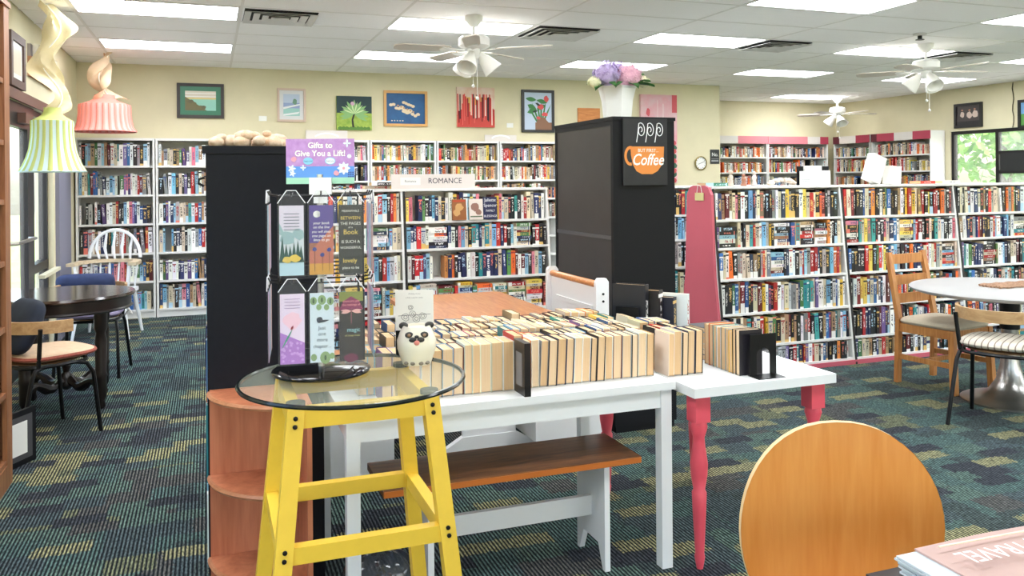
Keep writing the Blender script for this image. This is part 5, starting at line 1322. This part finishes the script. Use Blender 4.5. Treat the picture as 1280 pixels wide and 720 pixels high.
# ================================================================ pictures on the walls
def picture(x0, x1, z0, z1, fw_, fm, cm, label, shapes=(), mount=None, name='framed_picture', y=YB, rz=0.0, at=None, dep=0.03):
    w, h = x1 - x0, z1 - z0
    t = empty(name, at or ((x0 + x1) / 2, y - 0.001, (z0 + z1) / 2), rz, label, 'picture', 'pictures on the walls')
    if fw_:
        f = MB()
        for q in ((-w / 2, w / 2, -h / 2, -h / 2 + fw_), (-w / 2, w / 2, h / 2 - fw_, h / 2), (-w / 2, -w / 2 + fw_, -h / 2 + fw_, h / 2 - fw_), (w / 2 - fw_, w / 2, -h / 2 + fw_, h / 2 - fw_)):
            f.box(q[0], q[1], -dep, 0, q[2], q[3])
        f.build('frame', fm, t)
        yf = -dep * 0.5
    else: yf = -dep
    a, c = w / 2 - fw_, h / 2 - fw_
    bx('canvas', -a, a, yf, 0, -c, c, mount or cm, t)
    if mount:
        k = 0.16 * min(a, c) * 2
        bx('print', -a + k, a - k, yf - 0.002, yf, -c + k, c - k, cm, t); a -= k; c -= k; yf -= 0.002
    i = 0
    for polys, col in shapes:
        shape('painted_shapes', t, [[(max(-a, min(a, px_ * 2 * a)), max(-c, min(c, pz_ * 2 * c))) for px_, pz_ in p] for p in polys], col, yf - 0.0008 * (i + 0.2)); i += 1
    return t
FB = mat('frame_black', (26, 25, 26), 0.4)
g = random.Random(2)
picture(-0.33, 0.18, 2.235, 2.635, 0.035, mat('frame_dark', (52, 44, 44), 0.5), mat('beach_print', (216, 206, 190), 0.3), 'dark framed beach picture with green mount, leftmost on the back wall',
        [([rect(-0.5, 0.5, -0.5, 0.1)], (150, 206, 190)), ([rect(-0.5, 0.5, 0.08, 0.16)], (222, 200, 130)), ([blob(-0.3, -0.2, 0.2, 12, 3), blob(0.0, -0.35, 0.18, 12, 4, 0.6), [(-0.5, -0.5), (0.2, -0.5), (-0.5, 0.2)]], (110, 104, 70)), ([blob(-0.32, -0.05, 0.1, 9, 5), blob(0.1, -0.32, 0.08, 9, 6)], (96, 96, 70)), ([rect(-0.5, 0.5, 0.2, 0.24), rect(-0.5, 0.5, 0.36, 0.4)], (240, 240, 236))], mount=mat('green_mount', (48, 122, 92), 0.4))
picture(0.78, 1.11, 2.21, 2.61, 0.025, mat('frame_pale_wood', (214, 190, 174), 0.5), mat('sea_print', (190, 204, 224), 0.3), 'pale framed seascape print with white mount on the back wall',
        [([rect(-0.5, 0.5, -0.5, -0.15)], (160, 206, 200)), ([rect(-0.5, 0.5, -0.15, 0.1)], (150, 166, 206)), ([blob(0.2, 0.15, 0.15, 9, 1)], (110, 150, 130)), ([[(-0.5, -0.2), (0.5, 0.0), (0.5, 0.06), (-0.5, -0.1)], [(-0.5, -0.5), (0.4, -0.4), (0.5, -0.3), (-0.5, -0.42)]], (238, 240, 242))], mount=mat('white_mount', (222, 222, 224), 0.4))
lv = [leaf(0.0, -0.02, 0.42, 0.05, R(a)) for a in (10, 35, 62, 90, 120, 150, 172, -12, 192, -30, 205)]
picture(1.475, 1.905, 2.12, 2.535, 0.0, None, mat('grass_paint', (176, 196, 84), 0.6, rgb2=(130, 164, 60), nscale=18), 'unframed painting of a green frangipani plant on grass',
        [([rect(-0.5, 0.5, 0.0, 0.5)], (30, 58, 62)), ([blob(-0.4 + 0.1 * q, -0.46, 0.07, 7, q) for q in range(9)], (84, 128, 46)), ([[(-0.06, -0.42), (0.0, -0.42), (-0.03, -0.2), (0.03, 0.0), (-0.02, 0.0), (-0.08, -0.2)]], (44, 42, 30)), (lv, (136, 182, 116)), ([leaf(0.0, -0.02, 0.36, 0.018, R(a)) for a in (22, 48, 76, 105, 135, 160)], (206, 224, 168)), ([blob(-0.05, 0.28, 0.06, 9, 2)], (206, 166, 190))], dep=0.035)
picture(2.06, 2.615, 2.175, 2.62, 0.032, mat('frame_gold', (214, 162, 96), 0.4), mat('blue_paint', (30, 96, 150), 0.5, rgb2=(24, 76, 128), nscale=6), 'gold framed painting of cream shells on deep blue',
        [([blob(-0.38 + 0.07 * q, 0.12 - 0.035 * q + 0.05 * math.sin(q * 2), 0.055 + 0.02 * (3 < q < 8), 8, q) for q in range(11)] + [blob(-0.05 + 0.06 * q, 0.2 - 0.03 * q, 0.05, 8, q + 20) for q in range(5)], (232, 210, 176)), ([blob(-0.2 + 0.08 * q, 0.1 - 0.04 * q, 0.03, 7, q + 40) for q in range(6)], (196, 150, 106)), ([blob(-0.36 + 0.07 * q, -0.4, 0.022, 7, q) for q in range(5)] + [leaf(-0.12, -0.02, 0.3, 0.01, R(-32))], (226, 208, 180))])
st = []
for q in range(34):
    x = -0.48 + 0.96 * q / 33; hh = g.uniform(0.25, 0.75); z0 = g.uniform(-0.5, -0.2)
    st.append((x, z0, hh, g.choice([(196, 44, 40), (120, 24, 30), (44, 22, 28), (224, 92, 84), (214, 70, 60), (240, 214, 196)])))
cl = {}
for x, z0, hh, c in st: cl.setdefault(c, []).append(rect(x - 0.014, x + 0.016, z0, min(0.33, z0 + hh)))
picture(3.0, 3.51, 2.175, 2.69, 0.0, None, mat('skyline_ground', (232, 214, 202), 0.6, rgb2=(224, 176, 150), nscale=5), 'unframed red and black abstract skyline painting',
        [([rect(-0.3, 0.3, -0.1, 0.25)], (232, 180, 96)), ([rect(-0.5, 0.5, -0.5, -0.2)], (206, 70, 62))] + [(v, k) for k, v in cl.items()] + [([circ(0.0, 0.26, 0.03)], (250, 240, 224))], dep=0.04)
picture(3.895, 4.36, 2.12, 2.685, 0.035, FB, mat('pale_blue_paint', (192, 206, 226), 0.5), 'black framed painting of red flowers on pale blue',
        [([leaf(0.1, -0.45, 0.75, 0.03, R(a)) for a in (60, 75, 88, 100, 115, 128)] + [leaf(-0.05, 0.05, 0.35, 0.07, R(a)) for a in (20, 160, 195)] + [leaf(-0.05, 0.3, 0.4, 0.06, R(a)) for a in (-10, 175)], (58, 124, 66)), ([rect(-0.1, 0.5, -0.5, -0.3), blob(0.15, -0.3, 0.22, 12, 2, 0.7)], (140, 100, 76)), ([blob(0.1, 0.12, 0.12, 10, 1, 0.6), blob(0.3, 0.34, 0.09, 9, 2), blob(0.25, -0.08, 0.12, 9, 3, 0.5), blob(0.02, -0.18, 0.08, 8, 4, 0.6)], (220, 84, 84)), ([leaf(-0.1, 0.22, 0.2, 0.03, R(-20)), leaf(-0.2, -0.02, 0.2, 0.03, R(10))], (30, 44, 40))])
picture(4.71, 5.04, 2.24, 2.46, 0.0, None, wood('orange_plaque', (222, 150, 84), (186, 104, 50), 0.4, 'X', 6), 'small orange wood plaque behind the flower vase', dep=0.02, name='wood_plaque')
fl = [rect(0.3, 0.44, -0.5 + 0.06 * q, -0.47 + 0.06 * q) for q in range(9)]
picture(5.66, 6.237, 1.43, 2.67, 0.0, None, mat('pink_wash', (232, 164, 176), 0.6, rgb2=(226, 196, 200), nscale=5), 'large pink wash painting behind the black cabinet',
        [([blob(-0.3, 0.3, 0.06, 9, 1, 0.8), blob(-0.1, 0.12, 0.05, 9, 2), rect(0.36, 0.5, 0.3, 0.5), blob(0.4, -0.05, 0.08, 9, 5, 0.4)], (214, 90, 100)), ([rect(-0.05, -0.03, -0.1, 0.44), rect(0.1, 0.13, 0.05, 0.4)], (236, 206, 208)), ([blob(0.42, -0.1 - 0.1 * q, 0.07, 8, q, 0.5) for q in range(4)], (60, 100, 76)), ([blob(0.42, -0.14 - 0.11 * q, 0.06, 8, q + 9, 0.5) for q in range(4)], (206, 84, 84))], dep=0.04)
picture(0, 0.15, 0, 0.0 + 0.208, 0.0, None, mat('no_sign_black', (36, 38, 42), 0.5), 'small black sign reading No beside the clock', dep=0.012, name='no_sign', at=(6.88, YB - 0.001, 1.803))
ns = [o for o in bpy.data.objects if o.name.startswith('no_sign')][0]
words(ns, [('No.', 0, 0.03, 0.075)], (226, 226, 226), -0.0135); shape('print', ns, [rect(-0.06, 0.06, -0.07, -0.05), rect(-0.06, 0.06, -0.035, -0.03)], (150, 152, 156), -0.0122)
ns['category'] = 'sign'
# clock
t = empty('wall_clock', (6.637, YB - 0.001, 1.71), label='round gold rimmed wall clock on the corner wall', cat='clock')
MX = Matrix.Rotation(PI / 2, 4, 'X')
MB().lathe([(0.088, 0), (0.098, 0.01), (0.1, 0.03), (0.09, 0.035), (0.086, 0.03)], n=32, M=MX, cap=False).build('rim', mat('gold_rim', (150, 132, 70), 0.35, 0.6), t)
MB().lathe([(0.0, 0.018), (0.088, 0.018)], n=32, M=MX, cap=False).build('dial', PAPER, t)
for k in range(12):
    a = R(30 * k); MB().bar((0.066 * math.cos(a), -0.0195, 0.066 * math.sin(a)), (0.08 * math.cos(a), -0.0195, 0.08 * math.sin(a)), 0.006, 0.002, (0, 1, 0)).build('hour_mark', BLACK, t)
for a, l in ((200, 0.045), (20, 0.065)): MB().bar((0, -0.021, 0), (l * math.cos(R(a)), -0.021, l * math.sin(R(a))), 0.005, 0.002, (0, 1, 0)).build('hand', BLACK, t)
# small white signs standing on the wall bookcases
for x0, x1, z1, lb in ((1.09, 1.58, 2.1, 'white arched sign on the bookcase below the palm painting'), (3.32, 3.75, 2.07, 'white sign on the bookcase below the flower painting')):
    t = empty('shelf_sign', ((x0 + x1) / 2, 10.05, 1.985), label=lb, cat='sign', group='white shelf top signs')
    w = (x1 - x0) / 2
    bx('board', -w, w, 0, 0.012, 0, z1 - 1.985, mat('grey_white_board', (222, 214, 208), 0.6), t)
    sgm = [((0.6 * w * math.cos(R(a)), 0.02 + 0.06 * math.sin(R(a))), (0.6 * w * math.cos(R(a + 20)), 0.02 + 0.06 * math.sin(R(a + 20)))) for a in range(20, 150, 20)]
    strokes(t, (246, 246, 244), -0.0008, sgm, 0.02)
for x, z in ((0.57, 2.245), (3.69, 2.21)):
    bx('price_card', x, x + 0.09, YB - 0.003, YB, z - 0.03, z + 0.03, PAPER, label='small white card on the wall %s' % ('left of the seascape print' if x < 1 else 'left of the flower painting'), cat='card')
# ROMANCE sign
t = empty('romance_sign', (1.665, 6.36, 1.4235), label='white sign reading ROMANCE on the low bookcase', cat='sign')
bx('board', -0.33, 0.35, 0, 0.012, 0, 0.115, mat('sign_offwhite', (230, 222, 216), 0.6), t)
words(t, [('ROMANCE', 0.1, 0.06, 0.06)], (40, 44, 64), -0.001, 0.95); words(t, [('Romance', -0.18, 0.06, 0.026)], (120, 116, 116), -0.001)
bx('paper_label', -0.26, -0.1, -0.0006, 0, 0.03, 0.09, PAPER, t)
# face-out romance books on the top shelf
for x, cn, col, lb, wds in ((1.87, 'brown', (150, 92, 48), 'brown paperback shown face out on the romance shelf', None), (2.01, 'cream', (226, 214, 204), 'cream paperback with figures shown face out on the romance shelf', None), (2.13, 'navy', (32, 36, 74), 'navy paperback with white lettering shown face out on the romance shelf', ['Juliette', 'Spencer', 'FAMILY', 'BLESSINGS'])):
    t = empty('face_out_book', (x, 6.335, 1.1702), 0, lb, 'book', 'face out romance books')
    t.rotation_euler = (R(-6), 0, 0)
    cv_ = bx('cover', -0.058, 0.058, -0.02, -0.001, 0, 0.18 if wds else 0.165, mat('face_%d' % col[0], col, 0.4), t); bx('pages', -0.055, 0.057, -0.001, 0.0, 0.003, 0.16, mat('page_block', (232, 216, 186), 0.85), t)
    if wds: words(t, [(w_, 0, 0.155 - 0.043 * i, 0.036 if i < 2 else 0.025) for i, w_ in enumerate(wds)], (232, 232, 236), -0.021)
    elif cn == 'brown': shape('cover_print', t, [blob(0, 0.1, 0.035, 12, 2), blob(-0.02, 0.06, 0.03, 12, 3)], (206, 160, 100), -0.0202); shape('cover_print', t, [rect(-0.05, 0.05, 0.145, 0.158)], (190, 70, 40), -0.0202)
    else: shape('cover_print', t, [blob(-0.01, 0.1, 0.035, 12, 5), blob(0.02, 0.06, 0.025, 12, 6)], (150, 110, 96), -0.0202); shape('cover_print', t, [rect(-0.05, 0.05, 0.02, 0.03)], (90, 110, 80), -0.0202)
# things lying on top of the low bookcases
TOPZ = 1.4235
t = empty('sign_holder', (4.70, 5.55, TOPZ), label='clear stand with white leaflets on the pink-ended bookcase', cat='stand')
bx('back_board', -0.16, 0.16, 0.03, 0.04, 0, 0.155, BLACK, t); bx('leaflet', -0.1, 0.07, 0.01, 0.03, 0, 0.16, PAPER, t); bx('leaflet', -0.155, 0.005, 0.0, 0.01, 0, 0.115, PAPER, t); bx('leaflet', 0.01, 0.15, 0.0, 0.01, 0, 0.12, PAPER, t)
shape('print', t, [rect(-0.14, -0.06, 0.02 + 0.012 * q, 0.024 + 0.012 * q) for q in range(3)], (120, 120, 130), -0.0005)
for x, w, h, rx, lb in ((5.30, 0.07, 0.23, 20, 'tall white carton leaning on the low bookcase top'), (5.50, 0.062, 0.155, 4, 'short white carton standing on the low bookcase top')):
    o = MB().box(-w, w, -0.04, 0.04, 0, h).bevel(0.003).build('white_carton', mat('carton_white', (232, 228, 222), 0.6), None, lb, 'carton', 'white cartons on the bookcase top')
    o.location = (x - (0.03 if rx > 10 else 0), 5.55, TOPZ + (0.025 if rx > 10 else 0.0)); o.rotation_euler = (0, R(rx), 0)
g = random.Random(4); b = MB()
for q in range(16): b.ico((4.22 + 0.017 * q + g.uniform(-0.01, 0.01), 5.53 + g.uniform(-0.03, 0.03), TOPZ + 0.015 + 0.03 * math.sin(PI * q / 15)), g.uniform(0.016, 0.028), 2, (1.4, 1, 0.7))
b.build('shell_pile', mat('shell_white', (232, 222, 210), 0.7, rgb2=(206, 180, 160), nscale=40), None, 'heap of pale shells on the pink-ended bookcase', 'shells')
for x, h, m_, lb in ((3.86, 0.13, (206, 190, 176), 'small pale figurine nearest the pink end panel'), (3.98, 0.1, (176, 120, 96), 'small brown figurine on the bookcase top'), (4.08, 0.12, (214, 206, 200), 'small white figurine left of the shells')):
    t = empty('figurine', (x, 5.53, TOPZ), label=lb, cat='figurine', group='figurines on the bookcase top')
    MB().lathe([(0.02, 0), (0.024, 0.006), (0.013, h * 0.35), (0.02, h * 0.55), (0.009, h * 0.72)], n=12).build('body', mat('fig_%d' % m_[0], m_, 0.5), t)
    MB().ico((0, 0, h * 0.84), h * 0.14, 2).build('head', MATS['fig_%d' % m_[0]], t)
# more books lying on the two bookcase tops
z = TOPZ
for k, (x, y, w, cn, col) in enumerate(((3.70, 5.55, 0.2, 'green', (58, 130, 104)), (1.24, 6.5, 0.2, 'tan', (176, 160, 140)), (1.30, 6.48, 0.22, 'black', (44, 40, 44)), (5.78, 5.5, 0.16, 'red', (206, 70, 56)), (6.1, 5.55, 0.2, 'white', (226, 224, 218)))):
    M = Matrix.Translation((x - w / 2, y - 0.07, TOPZ + 0.014 + (0.026 if k == 2 else 0))) @ Matrix.Rotation(PI / 2, 4, 'Y') @ Matrix.Diagonal((0.025, 0.13, w, 1))
    single_book(M, cn, col, '%s book lying flat on the %s bookcase top' % (cn, 'pink-ended' if y < 6 else 'romance'), 'books lying on bookcase tops')
# hanging price tag on the pink end panel
t = empty('hang_tag', (3.574, 5.53, 1.405), label='small yellow tag hanging on the pink end panel', cat='tag')
bx('tag_card', -0.004, -0.001, -0.06, 0.06, -0.09, -0.03, mat('tag_yellow', (224, 214, 150), 0.6), t); MB().tube([(-0.002, -0.035, -0.03), (-0.002, -0.02, 0.02), (-0.002, 0.02, 0.03), (-0.002, 0.035, -0.03)], 0.003, 5).build('tag_string', PAPER, t)

# right wall pictures and cable
picture(0, 0.49, 0, 0.37, 0.04, FB, mat('dark_group_print', (60, 52, 54), 0.4), 'black framed dark group photograph on the right wall', [([blob(-0.25, 0.05, 0.1, 9, 1, 1.6), blob(0.05, 0.02, 0.12, 9, 2, 1.5), blob(0.3, 0.05, 0.13, 9, 3, 1.6)], (206, 186, 176)), ([blob(-0.25, 0.28, 0.05, 8, 4), blob(0.06, 0.26, 0.05, 8, 5), blob(0.28, 0.3, 0.05, 8, 6)], (170, 120, 100)), ([rect(-0.5, 0.5, -0.5, -0.3)], (36, 34, 38))], rz=-PI / 2, at=(XR - 0.001, 9.38, 2.41))
picture(0, 0.45, 0, 0.4, 0.04, FB, mat('garden_print', (120, 170, 220), 0.4), 'black framed garden photograph cut off at the right edge', [([rect(-0.5, 0.5, -0.5, 0.0)], (90, 150, 70))], rz=-PI / 2, at=(XR - 0.001, 8.33, 2.36))
MB().tube([(XR - 0.008, 8.64 + 0.012 * math.sin(q * 1.7), 2.82 - 0.08 * q) for q in range(9)], 0.006, 5).build('wall_cable', mat('cable_dark', (84, 74, 50), 0.6), None, 'dark cable running down the right wall above the window', 'cable')
# left wall pictures
picture(0, 0.5, 0, 0.40, 0.06, mat('frame_walnut', (84, 62, 58), 0.5), mat('pale_print', (220, 210, 190), 0.3), 'walnut framed pale print on the left wall above the door', mount=mat('ivory_mount', (230, 230, 228), 0.3), rz=PI / 2, at=(XL + 0.001, 7.13, 2.41))
t = empty('wall_hanging', (XL + 0.001, 8.15, 2.5), PI / 2, 'brown board with pale net on the left wall behind the green lamp', 'picture', 'pictures on the walls')
bx('board', -0.55, 0.55, -0.03, 0, -0.14, 0.02, wood('brown_board', (176, 128, 96), (148, 100, 72), 0.6, 'X', 4), t); bx('slate', -0.55, -0.15, -0.025, 0, 0.02, 0.12, mat('slate_grey', (140, 130, 128), 0.7), t)
b = MB().grid(16, 4, lambda u, v: (-0.55 + 1.1 * u, -0.04 - 0.02 * math.sin(u * 9), 0.12 - 0.16 * v - 0.12 * u * v + 0.02 * math.sin(u * 7)))
b.build('net', mat('pale_net', (226, 214, 190), 0.9, alpha=0.6), t)

# ================================================================ hanging fabric lamps
def lamp(loc, prof, cA, cB, label, path, wfn, swm, n=40, pleat=0.012):
    x, y = loc
    t = empty('hanging_lamp', (x, y, 0), label=label, cat='lamp', group='hanging fabric lamps')
    for mi_, m_ in ((0, cA), (1, cB)):
        b = MB()
        for k in range(n):
            if k % 2 != mi_: continue
            vsr = []
            for r, z in prof:
                row = []
                for q in range(4):
                    a = 2 * PI * (k + q / 3) / n
                    rr = r * (1 + pleat * math.sin(PI * q / 3) * 2 * (1 if mi_ == 0 else -0.3))
                    row.append(b.bm.verts.new((rr * math.cos(a), rr * math.sin(a), z)))
                vsr.append(row)
            for A, B in zip(vsr, vsr[1:]):
                for q in range(3): b.bm.faces.new((A[q], A[q + 1], B[q + 1], B[q]))
        b.smooth = True
        b.build('shade', m_, t)
    r0_, z0_ = prof[0]; r1_, z1_ = prof[-1]
    MB().tube([(r0_ * math.cos(2 * PI * k / 40), r0_ * math.sin(2 * PI * k / 40), z0_) for k in range(40)], 0.005, 5, closed=True).build('rim_trim', cB, t)
    MB().lathe([(r1_, z1_), (r1_ * 0.6, z1_ + 0.035), (r1_ * 0.42, z1_ + 0.06), (r1_ * 0.4, z1_ + 0.1)], n=32, cap=False).build('collar', cA, t)
    # organza twisted round the cord
    zb = z1_ + 0.05; zt = CEIL
    def f(u, v):
        s = u
        z = zb + (zt - zb) * s
        ox, oy, tw = path(s)
        w = wfn(s)
        a = tw; c = (v - 0.5) * 2
        fold = 0.025 * math.sin(c * 5 + s * 10)
        return (ox + w * c * math.cos(a) - fold * math.sin(a), oy + w * c * math.sin(a) + fold * math.cos(a), z + 0.03 * math.sin(c * 3 + s * 6))
    MB().grid(60, 12, f).build('organza_wrap', swm, t)
    MB().tube([(path(s / 20)[0], path(s / 20)[1], zb + (zt - zb) * s / 20) for s in range(21)], 0.006, 6).build('cord', PAPER, t)
ORGZ = mat('cream_organza', (236, 222, 178), 0.7, alpha=0.78, noise=0.05, nscale=14)
ORGZ2 = mat('peach_organza', (240, 212, 180), 0.7, alpha=0.8, noise=0.05, nscale=14)
gA = mat('lime_stripe', (196, 206, 122), 0.8); gB = mat('ice_blue_stripe', (206, 230, 232), 0.8)
profG = [(0.225, 1.578), (0.2, 1.62), (0.175, 1.68), (0.155, 1.75), (0.145, 1.83), (0.142, 1.9), (0.143, 1.955)]
lamp((-1.09, 7.0), profG, gA, gB, 'green and white striped fabric lamp hanging by the left wall', lambda s: (0.065 * math.sin(s * 10), 0.02 * math.sin(s * 6), 0.3 + 0.9 * math.sin(s * 8)), lambda s: (0.125 if s > 0.1 else 0.06 + s * 0.65) * (1 - 0.25 * math.sin(s * 9) ** 2), ORGZ)
pA = mat('salmon_pleat', (240, 140, 128), 0.8); pB = mat('pink_pleat', (244, 164, 158), 0.8)
profP = [(0.295, 2.02), (0.265, 2.06), (0.25, 2.12), (0.24, 2.2), (0.24, 2.27), (0.235, 2.295)]
lamp((-0.99, 9.42), profP, pA, pB, 'salmon pink pleated fabric lamp hanging in the corner', lambda s: (0.06 * math.sin(2.5 + s * 5) + 0.05 * (1 - s) - 0.02, 0, 0.4 + s * 5), lambda s: 0.14 * (1 - s) ** 0.7 + 0.035, ORGZ2, n=56, pleat=0.02)

# ================================================================ outside
GRASSM = mat('lawn', (150, 172, 96), 0.9, noise=0.3, nscale=1.5)
CONC = mat('pale_concrete', (206, 202, 194), 0.9, noise=0.06, nscale=2)
bx('ground', -40, 60, -40, 50, -0.35, -0.12, GRASSM, kind='structure')
bx('bounce_pavement', -6, 16, -9, YF - 0.2, -0.12, -0.05, CONC, kind='structure')  # pale slab added behind the camera to bounce sun up to the ceiling
bx('pavement_side', XR + 0.2, XR + 3.0, YF - 0.2, 14, -0.12, -0.05, CONC, kind='structure')
bx('pavement_left', XL - 3.0, XL - 0.2, YF - 0.2, 14, -0.12, -0.05, CONC, kind='structure')
FOL = mat('tree_foliage', (150, 190, 96), 0.8, rgb2=(92, 140, 62), nscale=3); TRK = mat('bark', (104, 88, 72), 0.9)
def tree(x, y, h, r, label, sd):
    g = random.Random(sd)
    t = empty('tree', (x, y, -0.12), label=label, cat='tree', group='trees outside')
    MB().tube([(0, 0, 0), (0.05, 0, h * 0.3), (0.0, 0.1, h * 0.6)], [0.16, 0.12, 0.06], 8).build('trunk', TRK, t)
    b = MB()
    for q in range(1400):
        u = g.uniform(-1, 1); a = g.uniform(0, 2 * PI); s = math.sqrt(1 - u * u); k = g.random() ** 0.45
        p = Vector((s * math.cos(a) * r * k, s * math.sin(a) * r * k, h * 0.62 + u * h * 0.38 * k))
        d1 = Vector((g.uniform(-1, 1), g.uniform(-1, 1), g.uniform(-1, 1))).normalized(); d2 = d1.cross(Vector((g.uniform(-1, 1), g.uniform(-1, 1), 1))).normalized()
        l = g.uniform(0.1, 0.2)
        b.bm.faces.new([b.bm.verts.new(p + w_) for w_ in (-d1 * l, d2 * l * 0.5, d1 * l, -d2 * l * 0.5)])
    b.build('crown', FOL, t, flat=True)
tree(15.5, 10.6, 4.2, 1.9, 'leafy green tree outside the right window', 1)
tree(18.5, 15.0, 5.0, 2.2, 'paler tree farther off outside the right window', 2)
tree(-4.4, 12.5, 4.4, 1.9, 'leafy tree outside the shop door on the left', 3)
tree(-6.5, 19.0, 4.6, 2.2, 'tree farther off outside the shop door', 4)
